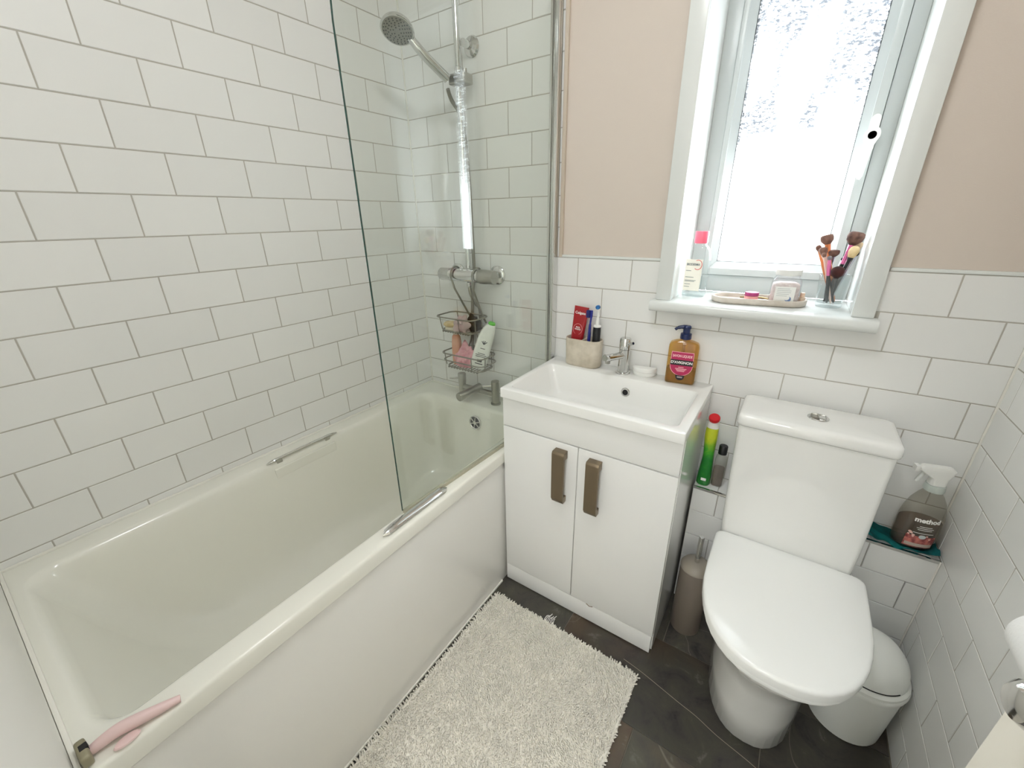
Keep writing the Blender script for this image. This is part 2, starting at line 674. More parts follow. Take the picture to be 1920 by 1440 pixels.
bp.inputs['Distance'].default_value = 0.002
L.new(n1.outputs['Fac'], bp.inputs['Height'])
L.new(bp.outputs[0], b.inputs['Normal'])

floor = struct('floor', box(-0.12, 2.6, -3.2, 0.30, -0.12, -0.0025), mat('floor_grout', rgb(120, 112, 100), rough=0.9))
for ri in range(-1, 11):
    y1 = 0.005 - 0.305 * ri
    y0 = y1 - 0.305
    if y1 > 0.1:
        continue
    off = 1.29 if ri % 2 == 0 else 1.59
    for q in range(-3, 3):
        x0, x1 = off + 0.6 * q, off + 0.6 * (q + 1)
        x0, x1 = max(x0, 0.0), min(x1, RW if y0 > FRONT else 2.5)
        if x1 - x0 < 0.02:
            continue
        o = obj('floor_tile', box(x0 + .001, x1 - .001, max(y0, -3.1) + .001, y1 - .001, -0.01, 0.0, 0.0008, 1), FLOORM, floor)

obj('pale_vein', tube(catmull([(1.20, -0.432, 0.0), (1.265, -0.442, 0.0), (1.376, -0.467, 0.0), (1.43, -0.478, 0.0), (1.489, -0.497, 0.0), (1.582, -0.518, 0.0), (1.66, -0.548, 0.0)], 6), 0.0009, 6, False, ((0, 0, 1), 0.25)), mat('vein', rgb(150, 140, 122), rough=0.6), floor)

# ---- ledge: tiled pipe boxing low on the back wall
LX0, LX1, LY, LZ = 1.272, RW - 0.001, -0.09, 0.4955
wall_ledge = struct('wall_ledge', box(LX0, LX1, LY + TT, -0.0005, 0.0, LZ - 0.006), GROUT, 'low white tiled boxing with a ledge behind the toilet')
def j_ledge(k):
    return sorted([0.77291 + n * 0.0960582 for n in range(3, 13) if (n % 2 == 0) == (k % 2 == 0)])
def p_ledge(o, s, z):
    o.location = (s, LY, z)
lay_tiles(wall_ledge, lambda a, b, k: [(LX0, LX1)], rows_between(0.002, LZ - 0.006), j_ledge, p_ledge)
for a, b_ in ((LX0, 1.345), (1.345, 1.54), (1.54, 1.735), (1.735, LX1)):
    obj('ledge_tile', box(a + .001, b_ - .001, LY + 0.006, -0.001, LZ - 0.006, LZ, 0.0008, 1), WHITE_TILE, wall_ledge)
obj('chrome_edge_trim', box(LX0, LX1, LY - 0.002, LY + 0.006, LZ - 0.0075, LZ + 0.001, 0.001), CHROME, wall_ledge)
obj('corner_bead', box(RW - 0.004, RW - 0.0005, LY - 0.003, LY + 0.001, 0, LZ, 0.001), SEAL, wall_ledge)

# ================================================================== WINDOW
window = struct('window_1', boxes([(1.085, 1.100, -0.001, 0.30, 1.055, 2.06), (1.557, 1.572, -0.001, 0.30, 1.055, 2.06), (1.1, 1.557, -0.001, 0.30, 2.045, 2.06)]), mat('white_reveal_paint', rgb(244, 245, 243), rough=0.3),
                'tall white casement window with textured privacy glass in a deep reveal')
# architrave
obj('architrave', boxes([(1.057, 1.104, -0.018, -0.0005, 1.084, 2.10), (1.553, 1.600, -0.018, -0.0005, 1.084, 2.10), (1.057, 1.6, -0.018, -0.0005, 2.056, 2.10)], 0.004, 2), GLOSSW, window)
# sill board with a rounded nose
sill_prof = [(0.235, 1.084), (0.235, 1.058), (-0.0005, 1.058), (-0.0005, 1.084)]
sill = obj('sill_board', prism([(y, z) for y, z in sill_prof], 'X', 1.1005, 1.5565), GLOSSW, window)
sill2 = obj('sill_nose', prism([(y, z) for y, z in [(-0.0005, 1.084), (-0.0005, 1.052), (-0.040, 1.052), (-0.0465, 1.0545), (-0.0505, 1.060), (-0.052, 1.068), (-0.0505, 1.076), (-0.0465, 1.0815), (-0.040, 1.084)]], 'X', 1.048, 1.609), GLOSSW, window)
WY = 0.235           # face of the fixed frame
obj('fixed_frame', boxes([(1.100, 1.142, WY, 0.30, 1.084, 2.045), (1.522, 1.557, WY, 0.30, 1.084, 2.045), (1.142, 1.522, WY, 0.30, 1.084, 1.140), (1.142, 1.522, WY, 0.30, 2.0, 2.045)], 0.003), UPVC, window)
# opening sash with a stepped profile
def frame_loops(outer, inner, y0, y1):
    return
sx0, sx1, sz0, sz1 = 1.1435, 1.5205, 1.1415, 1.9985
sash = obj('sash', boxes([(sx0, sx0 + .016, WY - .012, 0.29, sz0, sz1), (sx1 - .022, sx1, WY - .012, 0.29, sz0, sz1),
                          (sx0 + .016, sx1 - .022, WY - .012, 0.29, sz0, sz0 + .022), (sx0 + .016, sx1 - .022, WY - .012, 0.29, sz1 - .022, sz1)], 0.003), UPVC, window)
def bead_frame(x0, x1, z0, z1, w, yA, yB):
    """bevelled glazing bead: outer edge at yA, inner edge set back to yB"""
    bm = bmesh.new()
    o_ = [(x0, yA, z0), (x1, yA, z0), (x1, yA, z1), (x0, yA, z1)]
    i_ = [(x0 + w, yB, z0 + w), (x1 - w, yB, z0 + w), (x1 - w, yB, z1 - w), (x0 + w, yB, z1 - w)]
    k_ = [(x0 + w, 0.29, z0 + w), (x1 - w, 0.29, z0 + w), (x1 - w, 0.29, z1 - w), (x0 + w, 0.29, z1 - w)]
    q_ = [(x0, 0.29, z0), (x1, 0.29, z0), (x1, 0.29, z1), (x0, 0.29, z1)]
    V = [[bm.verts.new(p) for p in lp] for lp in (o_, i_, k_, q_)]
    for A, B in ((0, 1), (1, 2), (2, 3), (3, 0)):
        for i in range(4):
            j = (i + 1) % 4
            bm.faces.new((V[A][i], V[A][j], V[B][j], V[B][i]))
    return from_bm(bm)
obj('glazing_bead', bead_frame(sx0 + .016, sx1 - .022, sz0 + .022, sz1 - .022, 0.020, WY - 0.008, WY + 0.010), UPVC, sash)
obj('gasket', bead_frame(sx0 + .0355, sx1 - .0415, sz0 + .0415, sz1 - .0415, 0.002, WY + 0.011, WY + 0.013), BLACK, sash)

# textured privacy glass
PANE = bpy.data.materials.new('obscure_glass')
PANE.use_nodes = True
nt = PANE.node_tree
N, L = nt.nodes, nt.links
N.remove(N['Principled BSDF'])
tc = N.new('ShaderNodeTexCoord')
mp = N.new('ShaderNodeMapping')
mp.inputs['Scale'].default_value = (60, 1, 150)
L.new(tc.outputs['Object'], mp.inputs['Vector'])
nz = N.new('ShaderNodeTexNoise')
nz.inputs['Scale'].default_value = 1.6
nz.inputs['Detail'].default_value = 6
nz.inputs['Roughness'].default_value = 0.7
L.new(mp.outputs[0], nz.inputs['Vector'])
mp2 = N.new('ShaderNodeMapping')
mp2.inputs['Scale'].default_value = (14, 1, 3.5)
L.new(tc.outputs['Object'], mp2.inputs['Vector'])
nz2 = N.new('ShaderNodeTexNoise')
nz2.inputs['Scale'].default_value = 1.0
nz2.inputs['Detail'].default_value = 4
L.new(mp2.outputs[0], nz2.inputs['Vector'])
sepx = N.new('ShaderNodeSeparateXYZ')
L.new(tc.outputs['Object'], sepx.inputs[0])
zlo = N.new('ShaderNodeMapRange')       # upper band where the glass texture is put into the tint (object z)
zlo.interpolation_type = 'SMOOTHSTEP'
zlo.inputs[1].default_value = 1.44
zlo.inputs[2].default_value = 1.58
L.new(sepx.outputs[2], zlo.inputs[0])
mulA = N.new('ShaderNodeMath'); mulA.operation = 'MULTIPLY'
rA = N.new('ShaderNodeMapRange')
rA.inputs[1].default_value = 0.40; rA.inputs[2].default_value = 0.54
L.new(nz.outputs['Fac'], rA.inputs[0])
rB = N.new('ShaderNodeMapRange')
rB.inputs[1].default_value = 0.30; rB.inputs[2].default_value = 0.52; rB.inputs[3].default_value = 0.45
L.new(nz2.outputs['Fac'], rB.inputs[0])
L.new(rA.outputs[0], mulA.inputs[0]); L.new(rB.outputs[0], mulA.inputs[1])
mulB = N.new('ShaderNodeMath'); mulB.operation = 'MULTIPLY'
L.new(mulA.outputs[0], mulB.inputs[0]); L.new(zlo.outputs[0], mulB.inputs[1])
tmix = N.new('ShaderNodeMix'); tmix.data_type = 'RGBA'
tmix.inputs[6].default_value = (0.93, 0.94, 0.94, 1)
tmix.inputs[7].default_value = (0.15, 0.157, 0.168, 1)
L.new(mulB.outputs[0], tmix.inputs[0])
tr = N.new('ShaderNodeBsdfTransparent')
L.new(tmix.outputs[2], tr.inputs[0])
tl = N.new('ShaderNodeBsdfTranslucent')
tl.inputs[0].default_value = (0.9, 0.92, 0.92, 1)
ms = N.new('ShaderNodeMixShader'); ms.inputs[0].default_value = 0.03
L.new(tr.outputs[0], ms.inputs[1]); L.new(tl.outputs[0], ms.inputs[2])
gl = N.new('ShaderNodeBsdfGlossy'); gl.inputs['Roughness'].default_value = 0.25
bpn = N.new('ShaderNodeBump'); bpn.inputs['Strength'].default_value = 0.5; bpn.inputs['Distance'].default_value = 0.002
L.new(nz.outputs['Fac'], bpn.inputs['Height']); L.new(bpn.outputs[0], gl.inputs['Normal'])
ms2 = N.new('ShaderNodeMixShader'); ms2.inputs[0].default_value = 0.06
L.new(ms.outputs[0], ms2.inputs[1]); L.new(gl.outputs[0], ms2.inputs[2])
L.new(ms2.outputs[0], N['Material Output'].inputs[0])
pane = obj('pane', prism([(sx0 + .0365, sz0 + .0425), (sx1 - .0425, sz0 + .0425), (sx1 - .0425, sz1 - .0425), (sx0 + .0365, sz1 - .0425)], 'Y', WY + 0.0145, WY + 0.018), PANE, sash, label='textured privacy glass pane')

# window handle: base plate, lever, lock button
hd = bpy.data.objects.new('handle', None)
COL.objects.link(hd)
hd.parent = sash
hd.location = (1.509, WY - 0.012, 1.522)
hd.empty_display_size = 0.02
OFF[hd] = Vector(hd.location)
hy = WY - 0.012
def disc_outline(pts, y0, y1):
    return loft([[(x, y0, z) for x, z in pts], [(x, y1, z) for x, z in pts]], angle=30)
plate = [(1.509 + 0.0105 * math.cos(a) + 0, 1.560 + 0.012 * math.sin(a)) for a in [R_(t) for t in range(0, 181, 18)]] + [(1.4985, 1.49), (1.5195, 1.49)]
HWHITE = mat('white_handle', rgb(242, 242, 238), rough=0.3)
obj('handle_plate', disc_outline(plate, hy, hy - 0.008), HWHITE, sash)
lever = []
for t in range(-40, 221, 13):
    lever.append((1.509 + 0.0175 * math.cos(R_(t)), 1.522 + 0.020 * math.sin(R_(t))))
lever += [(1.4975, 1.500), (1.497, 1.47), (1.499, 1.43), (1.502, 1.418), (1.508, 1.416), (1.512, 1.424), (1.515, 1.46), (1.518, 1.497)]
lv = obj('handle_lever', disc_outline(lever, hy - 0.009, hy - 0.022), HWHITE, sash)
obj('lock_button', lathe([(0.0, 0), (0.0095, 0), (0.0095, 0.004), (0.006, 0.005), (0.0, 0.005)], 20, (1.509, hy - 0.022, 1.522), 'Y'), NAVY, lv)
bpy.data.objects.remove(hd)

# ================================================================== BATH
bath = thing('bathtub', 'white acrylic built-in bath along the tiled left wall', 'bathtub', (0.36, -0.72, 0))
NC = 8
def bl(x0, x1, y0, y1, r, z):
    return z_loop(rrect(x0, x1, y0, y1, r, NC), z)
tub_loops = [bl(.002, .695, -1.445, -.002, .003, .537), bl(.002, .697, -1.445, -.002, .003, .538), bl(.002, .697, -1.445, -.002, .003, .545),
             bl(.003, .6945, -1.444, -.003, .003, .5690), bl(.004, .6930, -1.443, -.004, .004, .5735), bl(.005, .6900, -1.442, -.005, .004, .5762), bl(.010, .6860, -1.438, -.010, .006, .577),
             bl(.062, .645, -1.422, -.108, .055, .577), bl(.066, .640, -1.419, -.112, .056, .576), bl(.072, .634, -1.414, -.117, .058, .572),
             bl(.077, .629, -1.408, -.121, .060, .563), bl(.081, .625, -1.400, -.124, .064, .54), bl(.097, .609, -1.352, -.136, .075, .42),
             bl(.113, .593, -1.292, -.150, .085, .30), bl(.126, .580, -1.238, -.165, .092, .235), bl(.143, .563, -1.190, -.182, .10, .205),
             bl(.170, .536, -1.150, -.210, .10, .188), bl(.205, .50, -1.10, -.25, .10, .181), bl(.26, .445, -1.0, -.35, .09, .178)]
tub = obj('tub', loft(tub_loops, cap0=False, cap1=True, angle=50), ACRYL, bath)
obj('front_panel', box(0.678, 0.6905, -1.445, -0.002, 0.0, 0.5305, 0.002), PANELW, bath)
obj('panel_foot_bead', box(0.6905, 0.6965, -1.445, -0.395, 0.0, 0.008, 0.002), SEAL, bath)
obj('sealant_bead', boxes([(0.0003, 0.008, -1.445, -0.002, .5755, .583), (0.0003, 0.66, -0.008, -0.0003, .5755, .583), (0.0003, .69, -1.4465, -1.439, .5755, .583)], 0.003), SEAL, bath)
# overflow grille on the tap end
OC = Vector((0.376, -0.1285, 0.500))
OD = Vector((0, -1, 0.09)).normalized()
ov = obj('overflow', lathe([(0, 0.0), (0.0305, 0.0), (0.0325, 0.002), (0.0325, 0.006), (0.028, 0.0085), (0.0255, 0.006), (0.0255, 0.003), (0, 0.003)], 36, OC, OD), CHROME, bath)
bm = bmesh.new()
bm_lathe(bm, [(0, 0), (0.008, 0), (0.008, 0.005), (0, 0.005)], 16, OC + OD * 0.0045, OD)
for k in range(6):
    a = R_(60 * k + 20)
    dv = Vector((math.cos(a), 0, math.sin(a)))
    bm_tube(bm, [OC + OD * 0.007 + dv * 0.005, OC + OD * 0.007 + dv * 0.0265], 0.0028, 8)
obj('spokes', from_bm(bm), CHROME, ov)
obj('overflow_hole', lathe([(0, 0), (0.025, 0), (0.025, 0.0008), (0, 0.0008)], 24, OC + OD * 0.0034, OD), DARKH, ov)
# two chrome grips
def grip(x, y0, y1, z, side):
    ym = (y0 + y1) / 2
    ln = (y1 - y0)
    bm = bmesh.new()
    secs = []
    nseg = 20
    rings = []
    for i in range(nseg + 1):
        t = i / nseg
        e_ = min(t, 1 - t)
        w = 0.0105 * min(1, (e_ / 0.07) ** 0.6 + 0.05)
        h = 0.0042 if e_ > 0.02 else 0.002
        y = y0 + ln * t
        zc = z + 0.011 - 0.005 * max(0, 1 - e_ / 0.12)
        xs = x
        ring = []
        for k in range(10):
            a = 2 * math.pi * k / 10
            ring.append(bm.verts.new((xs + w * math.cos(a), y, zc + h * math.sin(a) + side * (-0.35) * w * math.cos(a))))
        rings.append(ring)
    for a_, b_ in zip(rings, rings[1:]):
        for k in range(10):
            j = (k + 1) % 10
            bm.faces.new((a_[k], a_[j], b_[j], b_[k]))
    bm.faces.new(rings[0])
    bm.faces.new(rings[-1])
    for yy in (y0 + 0.042, y1 - 0.042):
        bm_box(bm, x - 0.0035, x + 0.0035, yy - 0.010, yy + 0.010, z - 0.012, z + 0.010, 0.002)
    return from_bm(bm)
obj('grip_handle', grip(0.072, -0.862, -0.597, 0.572, -1), CHROME, bath)
obj('grip_handle', grip(0.6705, -0.872, -0.632, 0.577, 1), CHROME, bath)
# shallow hand recess under the wall-side grip
obj('grip_recess', box(0.0765, 0.0845, -0.845, -0.615, 0.515, 0.552, 0.0034, 3), ACRYL, bath)

# bath filler on the tap end
bt = thing('bath_mixer_tap', 'brushed chrome bath filler tap with two pillars on the far bath rim', 'tap', (0.345, -0.058, 0.5775))
def pillar(x):
    return lathe([(0, 0.5776), (0.022, 0.5776), (0.022, 0.583), (0.0165, 0.586), (0.0165, 0.640), (0.0175, 0.641), (0.0185, 0.680), (0.0175, 0.684), (0, 0.684)], 28, (x, -0.058, 0))
for x in (0.250, 0.437):
    pl_ = obj('pillar', pillar(x), CHROME_D, bt)
    obj('lever', tube([(x - 0.014, -0.062, 0.660), (x - 0.048, -0.088, 0.660)], [0.0042, 0.0036], 10), CHROME_D, pl_)
obj('bridge', tube([(0.25, -0.058, 0.622), (0.437, -0.058, 0.622)], 0.0125, 18), CHROME_D, bt)
obj('spout', lathe([(0, 0), (0.0190, 0), (0.0190, 0.128), (0.0175, 0.130), (0, 0.130)], 26, (0.345, -0.050, 0.634), Vector((-0.10, -1, -0.04)).normalized()), CHROME_D, bt)

# ================================================================== SHOWER SCREEN
SX0, SK = 0.686, 0.055          # screen stands at x = SX0 + SK*y
def sxy(y):
    return SX0 + SK * y
GLASSM = thin_glass('screen_glass', (0.955, 0.975, 0.96), 0.0, 1.52)
GLEDGE = mat('glass_edge_green', rgb(28, 66, 58), rough=0.15, spec=0.6)
screen = thing('shower_screen', 'frameless glass bath screen with a curved top corner on the bath rim', 'shower screen', (0.66, -0.4, 0.582))
out = [(-0.028, 0.590), (-0.783, 0.590)]
rc = 0.30
ztop = 1.96
for k in range(0, 13):
    a = R_(180 + 90 * k / 12)
out = [(-0.028, 0.590), (-0.783, 0.590)]
for k in range(15):
    a = R_(90 * k / 14)
    out.append((-0.783 + rc * (1 - math.cos(a)), ztop - rc + rc * math.sin(a)))
out.append((-0.028, ztop))
bm = bmesh.new()
th = 0.0055
A = [bm.verts.new((sxy(y), y, z)) for y, z in out]
B = [bm.verts.new((sxy(y) + th, y, z)) for y, z in out]
fa = bm.faces.new(A)
fb = bm.faces.new(B)
n = len(out)
for i in range(n):
    j = (i + 1) % n
    f_ = bm.faces.new((A[i], A[j], B[j], B[i]))
    f_.material_index = 1 if i != 0 else 0
bmesh.ops.recalc_face_normals(bm, faces=bm.faces)
me = bpy.data.meshes.new('glass')
bm.to_mesh(me)
bm.free()
obj('glass_panel', me, [GLASSM, GLEDGE], screen)
obj('wall_channel', boxes([(0.663, 0.6705, -0.030, -0.0015, 0.588, 1.97), (0.6825, 0.6935, -0.034, -0.0015, 0.588, 1.97), (0.6705, 0.6825, -0.012, -0.0015, 0.588, 1.97)], 0.0015), CHROME, screen)
obj('bottom_seal', prism([(sxy(-0.03) - .002, -0.03), (sxy(-0.03) + .0075, -0.03), (sxy(-0.778) + .0075, -0.778), (sxy(-0.778) - .002, -0.778)], 'Z', 0.5785, 0.5895), thin_glass('clear_seal', (0.82, 0.80, 0.72), 0.2, 1.45, 0.35, (0.75, 0.72, 0.62)), screen)

# ================================================================== SHOWER SET
VZ, VY = 1.120, -0.068
valve = thing('shower_valve', 'chrome bar shower mixer on the back wall above the wire caddy', 'shower valve', (0.32, -0.068, 1.095))
obj('valve_body', lathe([(0, 0), (0.0235, 0), (0.0255, 0.003), (0.0255, 0.05), (0.0265, 0.051), (0.0265, 0.058), (0.0255, 0.059), (0.0255, 0.201), (0.024, 0.204), (0, 0.204)], 32, (0.182, VY, VZ), 'X'), CHROME, valve)
obj('temperature_handle', lathe([(0, 0), (0.0270, 0), (0.0280, 0.004), (0.0280, 0.032), (0.0268, 0.034), (0.0268, 0.066), (0.025, 0.070), (0, 0.070)], 24, (0.387, VY, VZ), 'X'), CHROME_D, valve)
obj('wall_flange', lathe([(0, 0), (0.037, 0), (0.037, 0.006), (0.030, 0.013), (0.016, 0.015), (0.016, 0.062), (0, 0.062)], 32, (0.424, -0.0005, VZ), Vector((0, -1, 0))), CHROME, valve)
obj('wall_flange', lathe([(0, 0), (0.037, 0), (0.037, 0.006), (0.030, 0.013), (0.016, 0.015), (0.016, 0.060), (0, 0.060)], 32, (0.218, -0.0005, VZ), Vector((0, -1, 0))), CHROME, valve)

rail = thing('riser_rail', 'vertical chrome shower rail fixed high on the back wall', 'shower rail', (0.320, -0.055, 1.148))
obj('rail', tube([(0.320, -0.055, 1.148), (0.320, -0.055, 2.30)], 0.0105, 20), CHROME, rail)
for z in (1.876, 2.26):
    br = obj('wall_bracket', lathe([(0, 0), (0.031, 0), (0.032, 0.003), (0.028, 0.009), (0.012, 0.013), (0.012, 0.050), (0.0, 0.050)], 30, (0.340 if z < 2 else 0.32, -0.0005, z), Vector((0, -1, 0))), CHROME, rail)
sl = obj('slider', box(0.294, 0.364, -0.082, -0.030, 1.757, 1.789, 0.007, 3), CHROME_D, rail)
obj('slider_cap', lathe([(0, 0), (0.013, 0), (0.013, 0.02), (0.011, 0.022), (0, 0.022)], 20, (0.320, -0.055, 1.789)), CHROME, sl)
obj('slider_knob', lathe([(0, 0), (0.008, 0), (0.008, 0.012), (0, 0.013)], 16, (0.350, -0.058, 1.789)), CHROME_D, sl)

# hand shower: handle from the slider up to the tilted head
hs_ = thing('hand_shower', 'round chrome hand shower with dark nozzles in the rail slider', 'shower head', (0.300, -0.095, 1.765))
HC = Vector((0.243, -0.245, 1.874))
HN = Vector((0.225, -0.424, -0.878)).normalized()       # where the spray face looks
hb = Vector((0.302, -0.094, 1.772))
mid = hb.lerp(HC, 0.5) + Vector((0, 0, 0.004))
hend = HC - (HC - hb).normalized() * 0.042 - HN * 0.017
obj('handle', tube(catmull([hb, mid, hend], 8), [0.0150] * 3 + [0.0145] * 5 + [0.0140] * 4 + [0.0130] * 5, 18), CHROME, hs_)
hdm = obj('head', lathe([(0, -0.030), (0.016, -0.029), (0.034, -0.022), (0.048, -0.011), (0.0515, -0.003), (0.0515, 0.0015), (0.0495, 0.003), (0.047, 0.003), (0, 0.003)], 44, HC, HN), CHROME, hs_)
obj('spray_face', lathe([(0, 0.003), (0.0462, 0.003), (0.0462, 0.0042), (0, 0.0042)], 40, HC, HN), mat('grey_spray_plate', rgb(140, 138, 128), rough=0.45, metal=0.3), hdm)
bm = bmesh.new()
q = HN.to_track_quat('Z', 'Y').to_matrix()
for rr, cnt in ((0.041, 22), (0.0345, 18), (0.0275, 15), (0.020, 10), (0.012, 6)):
    for k in range(cnt):
        a = 2 * math.pi * (k + (0.5 if cnt % 4 else 0)) / cnt
        c = HC + q @ Vector((rr * math.cos(a), rr * math.sin(a), 0.0042))
        bm_lathe(bm, [(0.0021, 0), (0.0017, 0.0012), (0, 0.0013)], 7, c, HN)
noz = obj('nozzles', from_bm(bm), mat('dark_rubber', rgb(40, 38, 34), rough=0.6), hdm)
noz['kind'] = 'stuff'

# hose: from the valve down to its loop behind the baskets, up again along the rail side
hose = single('shower_hose', tube(catmull([(0.330, -0.068, 1.0930), (0.336, -0.070, 1.05), (0.334, -0.040, 1.005), (0.334, -0.013, 0.975), (0.336, -0.012, 0.90), (0.340, -0.012, 0.83), (0.338, -0.012, 0.745), (0.312, -0.012, 0.715), (0.288, -0.012, 0.75), (0.285, -0.012, 0.85),
    (0.292, -0.012, 0.95), (0.300, -0.012, 1.05), (0.312, -0.012, 1.12), (0.318, -0.020, 1.25), (0.318, -0.026, 1.5), (0.304, -0.032, 1.66), (0.290, -0.066, 1.72), (0.296, -0.088, 1.745)], 14), 0.0068, 10),
    mat('hose_metal', rgb(158, 154, 142), rough=0.38, metal=0.9), (0.330, -0.068, 1.093), 'flexible metal shower hose looping behind the wire caddy', 'hose')
bm = bmesh.new()
bm_lathe(bm, [(0, 0), (0.0105, 0), (0.0105, 0.018), (0.008, 0.024), (0, 0.024)], 8, (0.330, -0.068, 1.0940), Vector((0, 0, -1)))
obj('hose_nut', from_bm(bm), CHROME, hose)

# ================================================================== WIRE CADDY AND WHAT IT HOLDS
caddy = thing('shower_caddy', 'two-tier steel wire caddy hanging from the shower valve', 'caddy', (0.31, -0.075, 0.735))
def bent(pts, r=0.003, closed=True, n=5):
    return tube(catmull(pts, n, closed), r, 8, closed)
def basket_ring(x0, x1, y0, y1, z, r=0.0032, rc_=0.03):
    return tube([(x, y, z) for x, y in rrect(x0, x1, y0, y1, rc_, 6)], r, 8, True)
TZ0, TZ1 = 0.900, 0.957
CX0, CX1, CY0, CY1 = 0.200, 0.398, -0.150, -0.030
tb_ = obj('top_basket', basket_ring(CX0, CX1, CY0, CY1, TZ1), STEEL, caddy)
bm = bmesh.new()
bm_tube(bm, [(x, y, TZ0) for x, y in rrect(CX0 + .018, CX1 - .014, CY0 + .012, CY1 - 0.004, 0.028, 6)], 0.0038, 8, True)
for k in range(11):
    x = CX0 + 0.034 + k * (CX1 - CX0 - 0.064) / 10
    bm_tube(bm, [(x, CY0 + 0.008, TZ0 - 0.001), (x, CY0 + 0.010, TZ0 - 0.005), (x, CY1 - 0.006, TZ0 - 0.005)], 0.0022, 6)
for x, y in ((CX0 + .010, CY0 + .02), (CX1 - .006, CY0 + .03), (CX0 + .02, CY1), (CX1 - .05, CY1), (0.5 * (CX0 + CX1) + 0.03, CY0)):
    bm_tube(bm, [(x, y, TZ1), (x + (0.31 - x) * 0.06, y + 0.006, TZ0)], 0.0022, 6)
obj('rack', from_bm(bm), STEEL, tb_)
BZ0, BZ1, BZ2 = 0.742, 0.770, 0.800
BX0, BX1, BY0, BY1 = 0.212, 0.432, -0.145, -0.030
lb_ = obj('bottom_basket', basket_ring(BX0, BX1, BY0, BY1, BZ2), STEEL, caddy)
bm = bmesh.new()
bm_tube(bm, [(x, y, BZ1) for x, y in rrect(BX0 + .006, BX1 + .006, BY0, BY1 - .002, 0.03, 6)], 0.0026, 8, True)
bm_tube(bm, [(x, y, BZ0) for x, y in rrect(BX0 + .020, BX1 - .012, BY0 + .010, BY1 - 0.004, 0.03, 6)], 0.0034, 8, True)
for k in range(11):
    x = BX0 + 0.036 + k * (BX1 - BX0 - 0.066) / 10
    bm_tube(bm, [(x, BY0 + 0.006, BZ0 - 0.001), (x, BY0 + 0.009, BZ0 - 0.005), (x, BY1 - 0.006, BZ0 - 0.005)], 0.0022, 6)
for x, y in ((BX0 + .006, BY0 + .02), (BX1, BY0 + .03), (BX0 + .02, BY1), (BX1 - .03, BY1), (BX1 - .05, BY0)):
    bm_tube(bm, [(x, y, BZ2), (x + (0.31 - x) * 0.06, y + 0.005, BZ0)], 0.0022, 6)
obj('rack', from_bm(bm), STEEL, lb_)
bm = bmesh.new()
def hook(x):
    return [(x, VY + 0.0325 * math.sin(R_(t)), VZ + 0.0325 * math.cos(R_(t))) for t in range(40, -101, -20)]
bm_tube(bm, hook(0.262) + catmull([(0.272, -0.094, 1.07), (0.298, -0.050, 0.968), (0.301, -0.0275, 0.93), (0.294, -0.0265, 0.86), (0.272, -0.0275, 0.80)], 6), 0.0040, 8)
bm_tube(bm, hook(0.372) + catmull([(0.370, -0.094, 1.07), (0.374, -0.050, 0.968), (0.376, -0.0265, 0.925)], 6), 0.0040, 8)
bm_tube(bm, catmull([(0.303, -0.0275, 0.95), (0.322, -0.0275, 0.88), (0.345, -0.0275, 0.80)], 6), 0.0036, 8)
bm_tube(bm, [(0.25, -0.029, 0.812), (0.37, -0.029, 0.815)], 0.0025, 8)
obj('hanger', from_bm(bm), STEEL, caddy)

WOOD = mat('pale_brush_wood', rgb(222, 200, 150), rough=0.55, color2=rgb(196, 168, 110), nscale=40)
nb = thing('nail_brush', 'oval wooden nail brush with cream bristles in the top caddy basket', 'brush', (0.252, -0.104, 0.8975))
obj('back', lathe([(0, 0.010), (0.022, 0.011), (0.030, 0.016), (0.031, 0.021), (0.026, 0.026), (0, 0.028)], 28), WOOD, nb, False).data.transform(Matrix.Diagonal((1.2, 1.0, 1.2, 1)))
obj('bristles', lathe([(0, 0.0), (0.024, 0.0), (0.026, 0.006), (0.025, 0.0115), (0, 0.0115)], 28), mat('cream_bristle', rgb(232, 226, 205), rough=0.8, bump=0.8, bscale=500), nb, False).data.transform(Matrix.Diagonal((1.2, 1.0, 1.2, 1)))

def blob(name, rx, ry, rz, c, mt, label, cat, seed=0, amp=0.22, squash=0.0, group=None, fn=None):
    bm = bmesh.new()
    bmesh.ops.create_icosphere(bm, subdivisions=4, radius=1.0)
    rg = random.Random(seed)
    dirs = [(Vector((rg.gauss(0, 1), rg.gauss(0, 1), rg.gauss(0, 1))).normalized(), rg.uniform(2, 6), rg.uniform(0, 6)) for _ in range(7)]
    for v in bm.verts:
        d = v.co.normalized()
        s = 1.0
        for ax, fr_, ph in dirs:
            s += amp / 3 * math.sin(fr_ * d.dot(ax) * 2 + ph)
        z = d.z * s
        if z < -0.6:
            z = -0.6
        v.co = Vector((d.x * s * rx, d.y * s * ry, (z + 0.6) * rz))
        if fn:
            v.co = fn(v.co)
    me = from_bm(bm, angle=180)
    me.transform(Matrix.Translation(c))
    return single(name, me, mt, c, label, cat, group)
blob('face_cloth', 0.032, 0.025, 0.036, (0.314, -0.112, 0.8995), mat('grey_mauve_cloth', rgb(196, 176, 172), rough=0.9, bump=0.7, bscale=300), 'crumpled grey-mauve cloth in the top caddy basket', 'cloth', 4, 0.35)
blob('exfoliating_sponge', 0.026, 0.028, 0.040, (0.350, -0.078, 0.8995), mat('black_mesh', rgb(24, 22, 22), rough=0.9, bump=1.0, bscale=250), 'black mesh sponge at the right of the top caddy basket', 'sponge', 9, 0.3)

